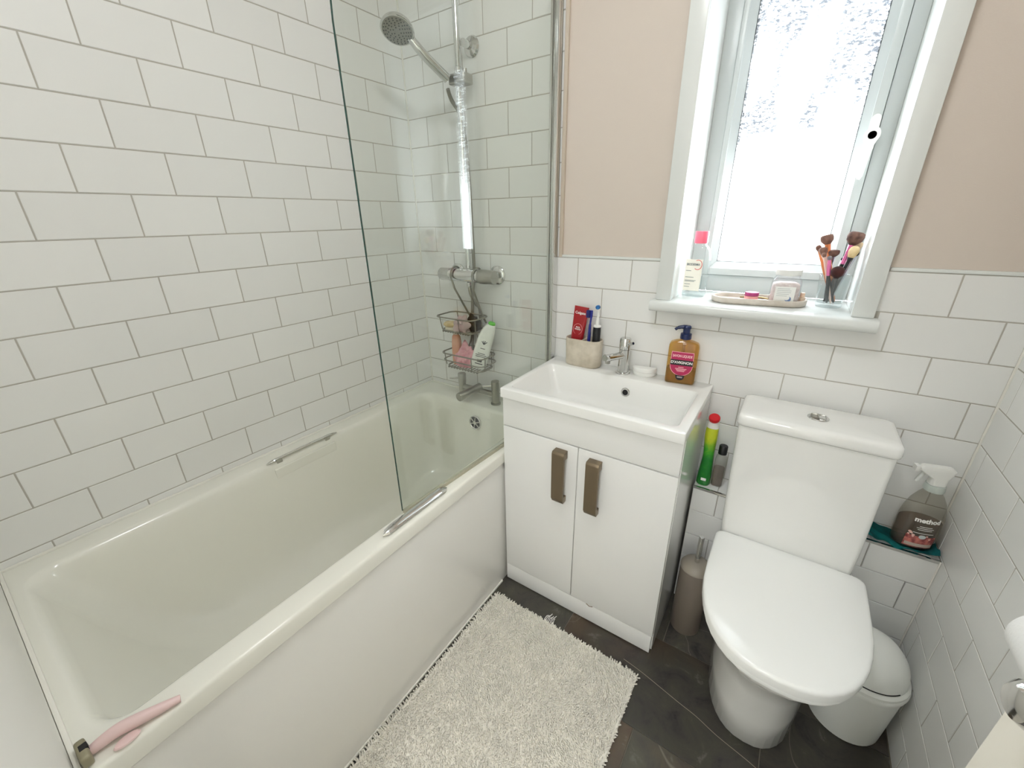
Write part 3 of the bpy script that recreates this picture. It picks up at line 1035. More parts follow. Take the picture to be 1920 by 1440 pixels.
ORG = mat('peach_bottle', rgb(214, 158, 128), rough=0.35, color2=rgb(206, 130, 96), nscale=14)
bo = thing('peach_bottle', 'peach coloured bottle standing at the left of the lower caddy basket', 'bottle', (0.256, -0.085, 0.7395))
obj('body', loft([z_loop(rrect(-0.021 * s, 0.021 * s, -0.016 * s, 0.016 * s, 0.012 * s, 5), z) for s, z in ((0.85, 0), (1, 0.006), (1.02, 0.06), (0.98, 0.10), (0.80, 0.125), (0.5, 0.134))], angle=50), ORG, bo, False)
obj('cap', lathe([(0.0105, 0.133), (0.0125, 0.135), (0.0125, 0.150), (0.010, 0.153), (0, 0.153)], 20), mat('clear_cap', rgb(222, 208, 190), rough=0.3), bo, False)
blob('bath_puff', 0.038, 0.031, 0.054, (0.309, -0.096, 0.7405), mat('pink_net', rgb(228, 172, 178), rough=0.9, bump=1.0, bscale=120, color2=rgb(214, 142, 152), nscale=60), 'pink net bath puff filling the lower caddy basket', 'bath puff', 15, 0.4)

wb = thing('shampoo_bottle', 'white shampoo bottle with green base and grey print leaning in lower basket', 'bottle', (0.373, -0.094, 0.7475))
wb.rotation_euler = (R_(4), R_(17), R_(34))
WBM = mat('white_bottle', rgb(240, 241, 234), rough=0.28)
secs = []
for s, d, z, xo in ((0.80, 0.9, 0, 0), (0.98, 1, 0.006, 0), (1.0, 1.0, 0.05, 0), (0.98, 1, 0.10, 0), (0.93, 1, 0.135, 0.001), (0.82, 0.96, 0.165, 0.003), (0.66, 0.88, 0.185, 0.006), (0.52, 0.8, 0.194, 0.008), (0.4, 0.6, 0.197, 0.009)):
    secs.append(z_loop([(x + xo, y) for x, y in rrect(-0.034 * s, 0.034 * s, -0.0175 * d, 0.0175 * d, 0.0155 * min(s, d), 6)], z))
obj('body', loft(secs, angle=60), WBM, wb, False)
obj('green_cap', loft([z_loop([(x + 0.009, y) for x, y in rrect(-0.0145 * s, 0.0145 * s, -0.0115 * s, 0.0115 * s, 0.010 * s, 5)], z) for s, z in ((0.95, 0.1975), (1, 0.199), (1, 0.205), (0.8, 0.208))]), mat('bright_green', rgb(96, 200, 60), rough=0.35), wb, False)
bm = bmesh.new()
for zz, w in ((0.055, 0.042), (0.062, 0.046), (0.069, 0.03), (0.092, 0.02)):
    bm_box(bm, -w / 2, w / 2, -0.0178, -0.0174, zz, zz + 0.0028)
for k in range(4):
    a = R_(50 + 27 * k)
    p = Vector((0.0, -0.0177, 0.112))
    bm_tube(bm, [p, p + Vector((0.017 * math.cos(a), 0, 0.017 * math.sin(a)))], 0.0016, 6, False, ((0, 1, 0), 0.2))
bm_box(bm, -0.016, 0.016, -0.0178, -0.0174, 0.022, 0.026)
bm_box(bm, -0.010, 0.010, -0.0178, -0.0174, 0.032, 0.043)
obj('printed_mark', from_bm(bm, smooth=False), TXTD, wb, False)

# ================================================================== VANITY UNIT AND BASIN
vx0, vx1, vy = 0.6985, 1.266, -0.372
van = thing('vanity_unit', 'white gloss two-door vanity cabinet between bath and toilet', 'cabinet', ((vx0 + vx1) / 2, -0.19, 0))
obj('cabinet_body', boxes([(0.6995, 0.7155, vy + 0.0195, -0.002, 0.001, 0.795), (vx1 - 0.016, vx1, vy + 0.0195, -0.002, 0.001, 0.795), (0.7155, vx1 - 0.016, -0.012, -0.003, 0.001, 0.60), (0.7155, vx1 - 0.016, vy + 0.0195, -0.012, 0.075, 0.09)], 0.001, 1), VANW, van)
obj('fascia', box(vx0 + .001, vx1 - 0.001, vy, vy + 0.019, 0.6905, 0.794, 0.0025), VANW, van)
xm = 0.975
for x0, x1, hx in ((vx0 + .001, xm - 0.0012, 0.922), (xm + 0.0012, vx1 - .001, 1.035)):
    dr = obj('door', box(x0, x1, vy, vy + 0.019, 0.080, 0.687, 0.0025), VANW, van)
    hp = [(vy - .0005, 0.667), (vy - 0.026, 0.667), (vy - 0.030, 0.660), (vy - 0.028, 0.493), (vy - 0.020, 0.478), (vy - .0005, 0.478), (vy - .0005, 0.500), (vy - 0.014, 0.500), (vy - 0.018, 0.506), (vy - 0.018, 0.640), (vy - .0005, 0.640)]
    obj('handle', prism(hp, 'X', hx - 0.0215, hx + 0.0195, 0.0015), BRONZE, dr, label='flat bronze bar handle')
obj('plinth', box(vx0 + .001, vx1 - .004, vy + 0.001, vy + 0.019, 0.004, 0.078, 0.0015), VANW, van)
obj('chipped_edge', tube([(1.036, vy + 0.0006, 0.0795), (1.048, vy + 0.0002, 0.074), (1.060, vy + 0.0006, 0.0785)], 0.0012, 6), mat('raw_chipboard', rgb(120, 105, 85), rough=0.8), van)

basin = thing('washbasin', 'white rectangular ceramic basin top on the vanity cabinet', 'basin', (0.98, -0.193, 0.796))
BZ = 0.828
def bb(x0, x1, y0, y1, r, z):
    return z_loop(rrect(x0, x1, y0, y1, r, 6), z)
bx0, bx1, byf, byb = 0.6985, 1.267, -0.386, -0.002
bs_loops = [bb(bx0 + .03, bx1 - .03, byf + .03, byb - .03, .02, .7955), bb(bx0 + .003, bx1 - .003, byf + .003, byb - .001, .005, .7955), bb(bx0, bx1, byf, byb, .004, .7975), bb(bx0, bx1, byf, byb, .004, .8255), bb(bx0 + .0007, bx1 - .0007, byf + .0007, byb - .0005, .004, .8272), bb(bx0 + .0025, bx1 - .0025, byf + .0025, byb - .001, .004, .828),
            bb(.716, 1.243, -.358, -.090, .018, .828), bb(.7175, 1.2415, -.3565, -.0915, .018, .8274), bb(.7195, 1.2395, -.3545, -.0935, .018, .825),
            bb(.735, 1.226, -.340, -.101, .024, .785), bb(.748, 1.214, -.330, -.106, .026, .745), bb(.757, 1.206, -.322, -.112, .03, .728), bb(.775, 1.188, -.305, -.128, .035, .716), bb(.82, 1.14, -.27, -.165, .035, .7125)]
obj('bowl', loft(bs_loops, False, True, angle=55), CERAM, basin)
ovd = Vector((0, -1, 0.10)).normalized()
bo2 = obj('overflow_ring', lathe([(0, 0), (0.0145, 0), (0.0155, 0.0015), (0.0135, 0.004), (0.0095, 0.0035), (0.0095, 0.001), (0, 0.001)], 26, (1.0165, -0.1012, 0.781), ovd), CHROME, basin)
obj('overflow_hole', lathe([(0, 0), (0.0093, 0), (0.0093, 0.0006), (0, 0.0006)], 20, (1.0165, -0.1024, 0.781), ovd), DARKH, bo2)
obj('waste', lathe([(0, 0), (0.029, 0), (0.031, 0.002), (0.022, 0.0035), (0.02, 0.006), (0, 0.0075)], 28, (0.98, -0.215, 0.7128)), CHROME, basin)

tap = thing('basin_tap', 'small chrome mono mixer tap at the back of the basin', 'tap', (0.984, -0.050, BZ))
obj('base_ring', lathe([(0, 0), (0.0245, 0), (0.0245, 0.004), (0.021, 0.0065), (0.0, 0.0065)], 32), CHROME, tap, False)
obj('body', lathe([(0, 0.0065), (0.0185, 0.0065), (0.0175, 0.05), (0.0178, 0.086), (0.0, 0.086)], 32), CHROME, tap, False)
obj('spout', lathe([(0, 0), (0.0118, 0), (0.0122, 0.07), (0.0128, 0.082), (0.011, 0.0865), (0, 0.0865)], 26, (-0.003, -0.008, 0.066), Vector((-0.36, -0.92, 0.075)).normalized()), CHROME, tap, False)
obj('aerator', lathe([(0, 0), (0.0085, 0), (0.0085, 0.008), (0, 0.008)], 20, (-0.0295, -0.075, 0.052)), CHROME_D, tap, False)
tl_ = obj('lever_cap', lathe([(0, 0.0875), (0.0185, 0.0875), (0.019, 0.098), (0.0185, 0.122), (0.0165, 0.1255), (0, 0.127)], 32), CHROME, tap, False)
obj('lever', tube([(0.012, -0.006, 0.108), (0.026, -0.016, 0.113), (0.033, -0.020, 0.116)], [0.0055, 0.005, 0.0048], 14), CHROME, tl_, False)

# ---- on the basin deck
hold = thing('toothbrush_holder', 'two-compartment beige stone tumbler at the back left of the basin', 'toothbrush holder', (0.830, -0.040, BZ), R_(-3))
hw, hd_ = 0.069, 0.034
lp = []
def stad(s, z):
    return z_loop(rrect(-hw * s, hw * s, -hd_ * s, hd_ * s, hd_ * s * 0.92, 8), z)
def ins(dx, z):
    return z_loop(rrect(-hw + dx, hw - dx, -hd_ + dx, hd_ - dx, (hd_ - dx) * 0.9, 8), z)
obj('shell', loft([stad(0.90, 0), stad(0.955, 0.003), stad(0.97, 0.008), stad(1.0, 0.098), ins(0.001, 0.1), ins(0.0045, 0.1), ins(0.0055, 0.098), ins(0.0075, 0.012), ins(0.01, 0.010)], angle=50), STONE, hold, False)
obj('divider', box(-0.0035, 0.0035, -hd_ + 0.005, hd_ - 0.005, 0.010, 0.096, 0.001), STONE, hold, False)

paste = thing('toothpaste_tube', 'flat dark red toothpaste tube standing in the stone tumbler', 'toothpaste', (0.7915, -0.040, BZ + 0.0125))
paste.rotation_euler = (R_(-3), R_(5.5), R_(4))
pl2 = []
for k in range(9):
    t = k / 8
    w = 0.0205 + 0.0065 * t
    d = 0.0135 * (1 - t) ** 0.6 + 0.0012
    pl2.append(z_loop(rrect(-w, w, -d, d, min(d, w) * 0.95, 5), 0.016 + 0.182 * t))
obj('tube', loft(pl2, angle=60), REDT, paste, False)
obj('cap', lathe([(0, 0), (0.013, 0), (0.014, 0.002), (0.014, 0.015), (0, 0.0158)], 22), WPLAST, paste, False)
def paste_plane(me, x, z, sx=1.0):
    return on_plane(me, (x, -0.0125 * (1 - (z - .016) / .182) ** 0.6 - 0.0030, z), (1, 0, 0), (0, 0.06, 1), sx, 1)
obj('lettering', paste_plane(text_mesh('Colgate', 0.0125, bold=0.0003), 0.0, 0.176), TXTW, paste, False)
obj('lettering', paste_plane(text_mesh('MAX\nWHITE', 0.0072, bold=0.0002), 0.0, 0.121), TXTW, paste, False)
bm = bmesh.new()
ringpts = [(0.0165 * math.cos(2 * math.pi * k / 32), -0.0098, 0.118 + 0.0195 * math.sin(2 * math.pi * k / 32)) for k in range(32)]
bm_tube(bm, ringpts, 0.0008, 6, True)
obj('ring_print', from_bm(bm), mat('pink_print', rgb(226, 150, 150), rough=0.5), paste, False)
half = [(0.0150 * math.cos(R_(a)), 0.118 + 0.018 * math.sin(R_(a))) for a in range(205, 336, 10)]
obj('badge_print', prism(half, 'Y', -0.0098, -0.0092), mat('steel_blue_print', rgb(52, 70, 104), rough=0.5), paste, False)

tbm = thing('toothbrush', 'blue manual toothbrush leaning in the tumbler beside the red tube', 'toothbrush', (0.849, -0.049, BZ + 0.0125))
tbm.rotation_euler = (R_(1), R_(1), 0)
obj('handle', tube(catmull([(0, 0, 0.0), (0, 0, 0.05), (0.001, 0, 0.10), (0.002, 0, 0.14), (0.003, 0.002, 0.165), (0.003, 0.003, 0.192)], 5), [0.004] * 2 + [0.0056] * 10 + [0.0048] * 4 + [0.0034] * 5 + [0.0052] * 4 + [0.0045], 12), BLUE, tbm, False)
obj('bristles', box(-0.014, -0.001, -0.004, 0.007, 0.166, 0.192, 0.002), mat('blue_bristle', rgb(20, 26, 92), rough=0.7), tbm, False)

etb = thing('electric_toothbrush', 'black electric toothbrush with white head in the stone tumbler', 'toothbrush', (0.874, -0.042, BZ + 0.012))
etb.rotation_euler = (R_(1), R_(1.5), R_(-4))
obj('handle', lathe([(0, 0), (0.0135, 0), (0.0142, 0.003), (0.0138, 0.08), (0.0132, 0.136), (0, 0.1365)], 26), mat('black_soft_plastic', rgb(20, 20, 24), rough=0.35), etb, False)
obj('collar', lathe([(0, 0.1368), (0.0134, 0.1368), (0.0128, 0.141), (0.008, 0.144), (0, 0.144)], 26), WPLAST, etb, False)
hdn = obj('brush_head', lathe([(0, 0.1442), (0.0066, 0.1442), (0.0058, 0.160), (0.0040, 0.172), (0.0036, 0.196), (0.0045, 0.202), (0, 0.203)], 20), WPLAST, etb, False)
obj('round_bristles', lathe([(0, 0), (0.0072, 0), (0.0072, 0.010), (0, 0.0105)], 22, (0, -0.002, 0.206), Vector((0.1, -1, 0.12)).normalized()), mat('sky_blue_bristle', rgb(44, 130, 196), rough=0.6, color2=rgb(16, 52, 110), nscale=160), hdn, False)
obj('logo', on_plane(text_mesh('B', 0.006), (0.003, -0.0142, 0.118), (1, 0, 0), (0, 0, 1)), TXTD, etb, False)

case = thing('floss_case', 'small white half-round plastic case beside the basin tap', 'case', (1.051, -0.030, BZ), R_(9))
dsh = [(0.040 * math.cos(R_(a)), 0.012 + 0.033 * math.sin(R_(a))) for a in range(180, 361, 12)]
def dl(s, z):
    return z_loop([(x * s, (y + 0.004) * s - 0.004) for x, y in dsh], z)
obj('base', loft([dl(0.94, 0), dl(0.99, 0.002), dl(1, 0.005), dl(1, 0.0125)], angle=45), WPLAST, case, False)
obj('lid', loft([dl(1.0, 0.0132), dl(1.0, 0.022), dl(0.97, 0.0255), dl(0.90, 0.027)], angle=45), WPLAST, case, False)

soap = thing('soap_dispenser', 'amber liquid soap bottle with navy pump and crimson label by the window', 'soap bottle', (1.168, -0.032, BZ), R_(8))
AMB = thin_glass('amber_plastic', (0.88, 0.68, 0.32), 0.05, 1.45, 0.16, (0.66, 0.46, 0.16))
AMBL = thin_glass('amber_liquid', (0.60, 0.34, 0.05), 0.1, 1.33, 0.65, (0.30, 0.15, 0.015), 0.4)
SW, SD = 0.0445, 0.021
def sb_(s, z, d=1.0, r=0.010):
    return z_loop(rrect(-SW * s, SW * s, -SD * d, SD * d, r, 5), z)
obj('bottle', loft([sb_(0.95, 0, 0.9), sb_(0.995, 0.003, 0.98), sb_(1.0, 0.008), sb_(1.0, 0.118), sb_(0.985, 0.126, 0.98), sb_(0.90, 0.133, 0.93), sb_(0.62, 0.138, 0.85), sb_(0.33, 0.141, 0.66, 0.008), sb_(0.30, 0.146, 0.62, 0.008)], angle=50), AMB, soap, False)
obj('liquid', loft([sb_(0.93, 0.003, 0.88, 0.008), sb_(0.965, 0.008, 0.93, 0.009), sb_(0.965, 0.048, 0.93, 0.009)], angle=40), AMBL, soap, False)
lab = [(-0.033, 0.107), (0.033, 0.107), (0.034, 0.070)] + [(0.034 * math.cos(R_(a)), 0.062 + 0.034 * math.sin(R_(a))) for a in range(0, -181, -15)] + [(-0.034, 0.070)]
labi = [(x * 0.95, 0.066 + (z - 0.066) * 0.955) for x, z in lab]
lb1 = obj('label', prism(lab, 'Y', -SD - 0.0006, -SD - 0.0001), mat('rose_label_edge', rgb(226, 160, 166), rough=0.5), soap, False)
obj('label_field', prism(labi, 'Y', -SD - 0.0009, -SD - 0.0005), mat('crimson_label', rgb(168, 26, 78), rough=0.5), lb1, False)
obj('label_band', box(-0.0335, 0.0335, -SD - 0.0012, -SD - 0.0006, 0.063, 0.081), mat('black_label', rgb(20, 16, 20), rough=0.5), lb1, False)
ysd = -SD - 0.0010
obj('lettering', on_plane(text_mesh('SAVON LIQUIDE', 0.0098, bold=0.0003), (0, ysd, 0.0935), (1, 0, 0), (0, 0, 1), 0.80, 1.15), mat('pale_pink_print', rgb(240, 196, 200), rough=0.6), lb1, False)
obj('lettering', on_plane(text_mesh("D'AVIGNON", 0.0118, bold=0.00035), (0, ysd - .0003, 0.072), (1, 0, 0), (0, 0, 1), 0.98, 1.0), TXTW, lb1, False)
bm = bmesh.new()
for zz, w in ((0.0565, 0.016), (0.0515, 0.034), (0.0475, 0.028), (0.0435, 0.022)):
    bm_box(bm, -w / 2, w / 2, ysd - 0.0003, ysd + 0.0002, zz - 0.0008, zz + 0.0008)
obj('small_print', from_bm(bm, smooth=False), MATS['pale_pink_print'], lb1, False)
sealp = [(0.0125 * math.cos(R_(a)), 0.0235 + 0.0105 * math.sin(R_(a))) for a in range(180, 361, 12)] + [(0.0135, 0.030), (-0.0135, 0.030)]
obj('seal_label', prism(sealp, 'Y', -SD - 0.0006, -SD - 0.0001), MATS['black_label'], soap, False)
obj('seal_print', box(-0.008, 0.008, -SD - 0.0009, -SD - 0.0005, 0.0205, 0.0255), mat('grey_print', rgb(150, 140, 140), rough=0.6), soap, False)
pump = obj('pump', lathe([(0, 0.1455), (0.0165, 0.1455), (0.017, 0.148), (0.0165, 0.162), (0.0105, 0.164), (0.0105, 0.176), (0.0125, 0.178), (0.0125, 0.184), (0.010, 0.187), (0, 0.1875)], 28), NAVY, soap, False)
obj('nozzle', tube(catmull([(0, 0, 0.1815), (-0.014, -0.002, 0.182), (-0.026, -0.004, 0.179), (-0.0335, -0.005, 0.173)], 5), [0.0068] * 5 + [0.0056] * 5 + [0.0046] * 5 + [0.0042], 14), NAVY, pump, False)
obj('dip_tube', tube([(0.002, 0, 0.008), (0.0, 0, 0.146)], 0.0028, 10), thin_glass('clear_tube', (0.85, 0.75, 0.5), 0.1), soap, False)

# ================================================================== WINDOW SILL ITEMS
SZ = 1.0842
def clear(name, tint=(0.96, 0.975, 0.975), diff=0.05):
    return thin_glass(name, tint, 0.02, 1.45, diff, (0.9, 0.92, 0.92))
bio = thing('micellar_water_bottle', 'clear flat cosmetic bottle with pink cap at the left of the sill', 'bottle', (1.146, 0.105, SZ), R_(-6))
def bio_s(s, z, d=1.0):
    return z_loop(rrect(-0.036 * s, 0.036 * s, -0.024 * d, 0.024 * d, 0.020 * min(s, d), 6), z)
obj('bottle', loft([bio_s(0.90, 0, 0.88), bio_s(0.985, 0.003, 0.97), bio_s(1, 0.01), bio_s(1, 0.115), bio_s(0.97, 0.128), bio_s(0.86, 0.144, 0.96), bio_s(0.66, 0.155, 0.86), bio_s(0.48, 0.160, 0.66), bio_s(0.46, 0.166, 0.62)], angle=50), clear('clear_bottle_plastic'), bio, False)
obj('liquid', loft([bio_s(0.92, 0.002, 0.9), bio_s(0.96, 0.006, 0.94), bio_s(0.96, 0.062, 0.94)], angle=40), clear('clear_liquid', (0.93, 0.95, 0.95), 0.03), bio, False)
obj('cap', lathe([(0, 0.1655), (0.0195, 0.1655), (0.0203, 0.168), (0.0203, 0.199), (0.019, 0.201), (0, 0.2015)], 30), mat('coral_pink_cap', rgb(240, 108, 132), rough=0.3), bio, False)
lb = obj('label', box(-0.030, 0.022, -0.0252, -0.0242, 0.020, 0.118, 0.0004, 1), mat('cream_label', rgb(240, 236, 224), rough=0.6), bio, False)
obj('lettering', on_plane(text_mesh('BIODERMA', 0.0088, bold=0.0002), (-0.006, -0.0253, 0.102), (1, 0, 0), (0, 0, 1), 0.92, 1.1), mat('slate_print', rgb(96, 108, 112), rough=0.6), lb, False)
obj('red_arc', tube([(0.008 + 0.0125 * math.cos(R_(a)), -0.0254, 0.1015 + 0.0145 * math.sin(R_(a))) for a in range(-130, 121, 10)], 0.0009, 6), mat('coral_print', rgb(214, 84, 84), rough=0.6), lb, False)
bm = bmesh.new()
for zz, w in ((0.082, 0.016), (0.062, 0.026), (0.052, 0.034), (0.049, 0.030), (0.040, 0.018), (0.032, 0.016)):
    bm_box(bm, -0.026, -0.026 + w, -0.0256, -0.0251, zz, zz + 0.0013)
obj('small_print', from_bm(bm, smooth=False), MATS['slate_print'], lb, False)

tray = thing('marble_tray', 'long oval cream marble tray lying on the window sill', 'tray', (1.333, 0.072, SZ), R_(8))
def tr_(dx, z):
    return z_loop(rrect(-0.125 + dx, 0.125 - dx, -0.052 + dx, 0.052 - dx, (0.052 - dx) * 0.98, 9), z)
obj('dish', loft([tr_(0.006, 0), tr_(0.002, 0.002), tr_(0.0, 0.006), tr_(0.0, 0.0165), tr_(0.001, 0.018), tr_(0.0055, 0.018), tr_(0.0065, 0.0165), tr_(0.0075, 0.008), tr_(0.011, 0.0065)], angle=50), MARBLE, tray, False)
TZ = SZ + 0.0068
lbj = thing('lip_balm_pot', 'tiny pink pot with magenta lid on the marble tray', 'pot', (1.318, 0.052, TZ))
obj('pot', lathe([(0, 0), (0.0165, 0), (0.0185, 0.002), (0.0185, 0.0155), (0.0165, 0.017), (0, 0.017)], 28), mat('salmon_pot', rgb(238, 170, 168), rough=0.35), lbj, False)
obj('lid', lathe([(0, 0.0172), (0.0185, 0.0172), (0.0188, 0.026), (0.0178, 0.0272), (0, 0.0275)], 28), mat('magenta_lid', rgb(168, 56, 116), rough=0.35), lbj, False)
jar = thing('vitamin_jar', 'clear jar of pale gummies with white screw lid on the tray', 'jar', (1.398, 0.078, TZ), R_(6))
def jr(s, z):
    return z_loop(rrect(-0.0375 * s, 0.0375 * s, -0.0375 * s, 0.0375 * s, 0.020 * s, 6), z)
obj('glass', loft([jr(0.90, 0), jr(0.98, 0.002), jr(1, 0.006), jr(0.97, 0.055), jr(0.92, 0.066), jr(0.78, 0.073), jr(0.76, 0.080)], angle=50), clear('jar_plastic', (0.93, 0.93, 0.95), 0.10), jar, False)
obj('gummies', loft([jr(0.86, 0.002), jr(0.92, 0.006), jr(0.90, 0.045), jr(0.86, 0.054), jr(0.6, 0.058), jr(0.2, 0.057)], angle=60), mat('gummies', rgb(232, 222, 214), rough=0.7, bump=1.0, bscale=120, color2=rgb(206, 186, 180), nscale=110), jar, False)
ld = obj('lid', lathe([(0, 0.0785), (0.0315, 0.0785), (0.0322, 0.081), (0.0322, 0.093), (0.031, 0.0945), (0, 0.095)], 36), WPLAST, jar, False)
jl = obj('label', box(-0.027, 0.022, -0.0384, -0.0374, 0.006, 0.050, 0.0003, 1), mat('white_label', rgb(236, 236, 232), rough=0.6), jar, False)
moon = [(0.008 + 0.0075 * math.cos(R_(a)), 0.016 + 0.0075 * math.sin(R_(a))) for a in range(-150, 61, 14)] + [(0.0045 + 0.0068 * math.cos(R_(a)), 0.0195 + 0.0068 * math.sin(R_(a))) for a in range(60, -141, -18)]
obj('moon_print', prism(moon, 'Y', -0.0388, -0.0383), mat('moon_blue', rgb(112, 136, 178), rough=0.6), jl, False)
bm = bmesh.new()
for zz, w in ((0.044, 0.030), (0.039, 0.034), (0.034, 0.034), (0.029, 0.030), (0.024, 0.026)):
    bm_box(bm, -0.022, -0.022 + w, -0.0387, -0.0383, zz, zz + 0.0011)
obj('small_print', from_bm(bm, smooth=False), mat('soft_grey_print', rgb(170, 176, 178), rough=0.6), jl, False)
hc = thing('hair_clip', 'thin brass hair clip lying behind the lip balm pot on the tray', 'hair clip', (1.330, 0.090, TZ))
obj('clip', tube(catmull([(-0.045, 0.006, 0.003), (-0.02, 0.003, 0.006), (0.01, 0.0, 0.007), (0.035, -0.002, 0.004)], 5), 0.0026, 8), mat('brass', rgb(150, 130, 92), rough=0.35, metal=0.8), hc, False)
obj('clasp', tube(catmull([(-0.045, 0.007, 0.0025), (-0.02, 0.010, 0.004), (0.02, 0.008, 0.003)], 5), 0.002, 8), BLACK, hc, False)
tubep = thing('nude_tube', 'small nude cosmetic tube standing at the right end of the tray', 'cosmetic', (1.443, 0.086, TZ))
obj('tube', lathe([(0, 0), (0.0085, 0), (0.009, 0.002), (0.009, 0.018), (0, 0.0185)], 20), mat('nude_plastic', rgb(226, 204, 182), rough=0.4), tubep, False)
obj('cap', lathe([(0, 0.0188), (0.0062, 0.0188), (0.0062, 0.028), (0.005, 0.030), (0, 0.0305)], 20), mat('beige_cap', rgb(214, 184, 160), rough=0.4), tubep, False)

# ---- glass of make-up brushes
GX, GY = 1.509, 0.110
glass = thing('brush_glass', 'clear glass tumbler holding make-up brushes at the right of the sill', 'glass', (GX, GY, SZ))
obj('tumbler', lathe([(0, 0), (0.0295, 0), (0.031, 0.002), (0.0375, 0.088), (0.0370, 0.0888), (0.0360, 0.088), (0.0293, 0.012), (0, 0.0105)], 40), clear('tumbler_glass', (0.955, 0.975, 0.975), 0.02), glass, False)
HAIR_D = mat('dark_brown_hair', rgb(70, 44, 38), rough=0.85, color2=rgb(120, 88, 76), nscale=60)
HAIR_B = mat('taupe_hair', rgb(140, 104, 90), rough=0.85, color2=rgb(108, 76, 64), nscale=60)
HAIR_C = mat('cream_hair', rgb(226, 204, 160), rough=0.85, color2=rgb(204, 176, 126), nscale=50)
HAIR_M = mat('maroon_hair', rgb(66, 26, 22), rough=0.85, color2=rgb(44, 14, 14), nscale=60)
HAIR_K = mat('black_hair', rgb(26, 22, 24), rough=0.85)
H_BLK = mat('black_handle', rgb(18, 17, 22), rough=0.25)
H_PINK = mat('pink_ferrule', rgb(224, 120, 172), rough=0.25, metal=0.5)
H_SIL = mat('silver_ferrule', rgb(176, 178, 182), rough=0.22, metal=1.0)
H_COP = mat('copper_handle', rgb(206, 128, 84), rough=0.25, metal=0.6)
H_NUDE = mat('nude_handle', rgb(224, 190, 178), rough=0.4)
def makeup_brush(tail, head, hl, hr, shape, hair, fer, han, label, fl=0.03, hrad=0.0042):
    T, H = Vector(tail), Vector(head)
    ax = (H - T).normalized()
    top = H + ax * hl * 0.5
    hb_ = top - ax * hl
    fb_ = hb_ - ax * fl
    t = thing('makeup_brush', label, 'brush', T, 0, 'make-up brushes in the glass')
    frr = min(hr * 0.62, 0.0075)
    obj('handle', tube([T, T.lerp(fb_, 0.15), T.lerp(fb_, 0.6), fb_], [hrad * 0.55, hrad * 0.8, hrad, hrad * 0.95], 12), han, t)
    obj('ferrule', tube([fb_, fb_.lerp(hb_, 0.5), hb_], [hrad, hrad * 1.05, frr], 16), fer, t)
    if shape == 'flat':
        prof = [(frr * 0.95, 0), (hr * 0.92, 0.35), (hr, 0.65), (hr * 0.92, 0.9), (hr * 0.6, 1.0), (0, 1.02)]
    elif shape == 'round':
        prof = [(frr * 0.95, 0), (hr * 0.85, 0.25), (hr, 0.55), (hr * 0.85, 0.82), (hr * 0.45, 0.97), (0, 1.0)]
    else:
        prof = [(frr * 0.95, 0), (hr * 0.9, 0.35), (hr * 0.75, 0.7), (0, 1.0)]
    obj('bristles', lathe([(r, z * hl) for r, z in prof], 24, hb_, ax, angle=60), hair, t)
zb = SZ + 0.014
BR = [
    ((1.497, 0.106, zb), (1.5275, 0.112, 1.268), 0.034, 0.0195, 'flat', HAIR_D, H_PINK, H_BLK, 'largest make-up brush, dark domed hair on a pink ferrule, rightmost', 0.05, 0.005),
    ((1.521, 0.120, zb), (1.468, 0.128, 1.264), 0.026, 0.0155, 'flat', HAIR_B, H_COP, H_COP, 'tall brush with tilted taupe head and copper handle, top left', 0.04, 0.005),
    ((1.515, 0.132, zb), (1.4545, 0.140, 1.240), 0.018, 0.0075, 'round', HAIR_B, H_COP, H_COP, 'slim copper-handled brush, leftmost in the glass', 0.03, 0.004),
    ((1.519, 0.098, zb), (1.4655, 0.108, 1.235), 0.022, 0.0105, 'round', HAIR_B, H_NUDE, H_BLK, 'fluffy fawn brush just below the tilted taupe one', 0.03, 0.004),
    ((1.512, 0.092, zb), (1.4690, 0.090, 1.226), 0.012, 0.0058, 'round', HAIR_B, H_NUDE, H_NUDE, 'tiny brown tipped brush with long nude ferrule', 0.04, 0.0036),
    ((1.500, 0.136, zb), (1.4905, 0.130, 1.228), 0.018, 0.0150, 'flat', HAIR_D, H_SIL, H_BLK, 'flat oval brown brush on a silver ferrule, middle of the glass', 0.035, 0.0042),
    ((1.503, 0.088, zb), (1.4825, 0.083, 1.219), 0.011, 0.0058, 'round', mat('grey_hair', rgb(128, 122, 128), rough=0.85), H_PINK, H_BLK, 'tiny grey tipped brush with bright pink ferrule', 0.042, 0.0046),
    ((1.512, 0.104, zb), (1.5080, 0.074, 1.184), 0.030, 0.0155, 'round', HAIR_M, H_BLK, H_BLK, 'maroon domed powder brush at the front rim of the glass', 0.02, 0.0045),
    ((1.499, 0.118, zb), (1.5140, 0.130, 1.214), 0.009, 0.0036, 'point', HAIR_K, H_SIL, H_SIL, 'thin dark pointed brush on a grey handle, middle right', 0.05, 0.003),
    ((1.503, 0.096, zb), (1.5310, 0.092, 1.236), 0.030, 0.0120, 'round', HAIR_C, H_BLK, H_BLK, 'cream fluffy brush with black handle at front right', 0.02, 0.0042),
    ((1.508, 0.118, zb), (1.5390, 0.134, 1.248), 0.022, 0.0110, 'flat', mat('sand_hair', rgb(206, 184, 150), rough=0.85), H_SIL, H_BLK, 'sand coloured brush tucked behind the cream one', 0.03, 0.0042),
    ((1.510, 0.106, zb), (1.5400, 0.110, 1.232), 0.016, 0.0070, 'point', HAIR_K, H_SIL, H_SIL, 'slanted black brush with long silver ferrule against the reveal', 0.05, 0.0038),
]
for a_ in BR:
    makeup_brush(*a_)

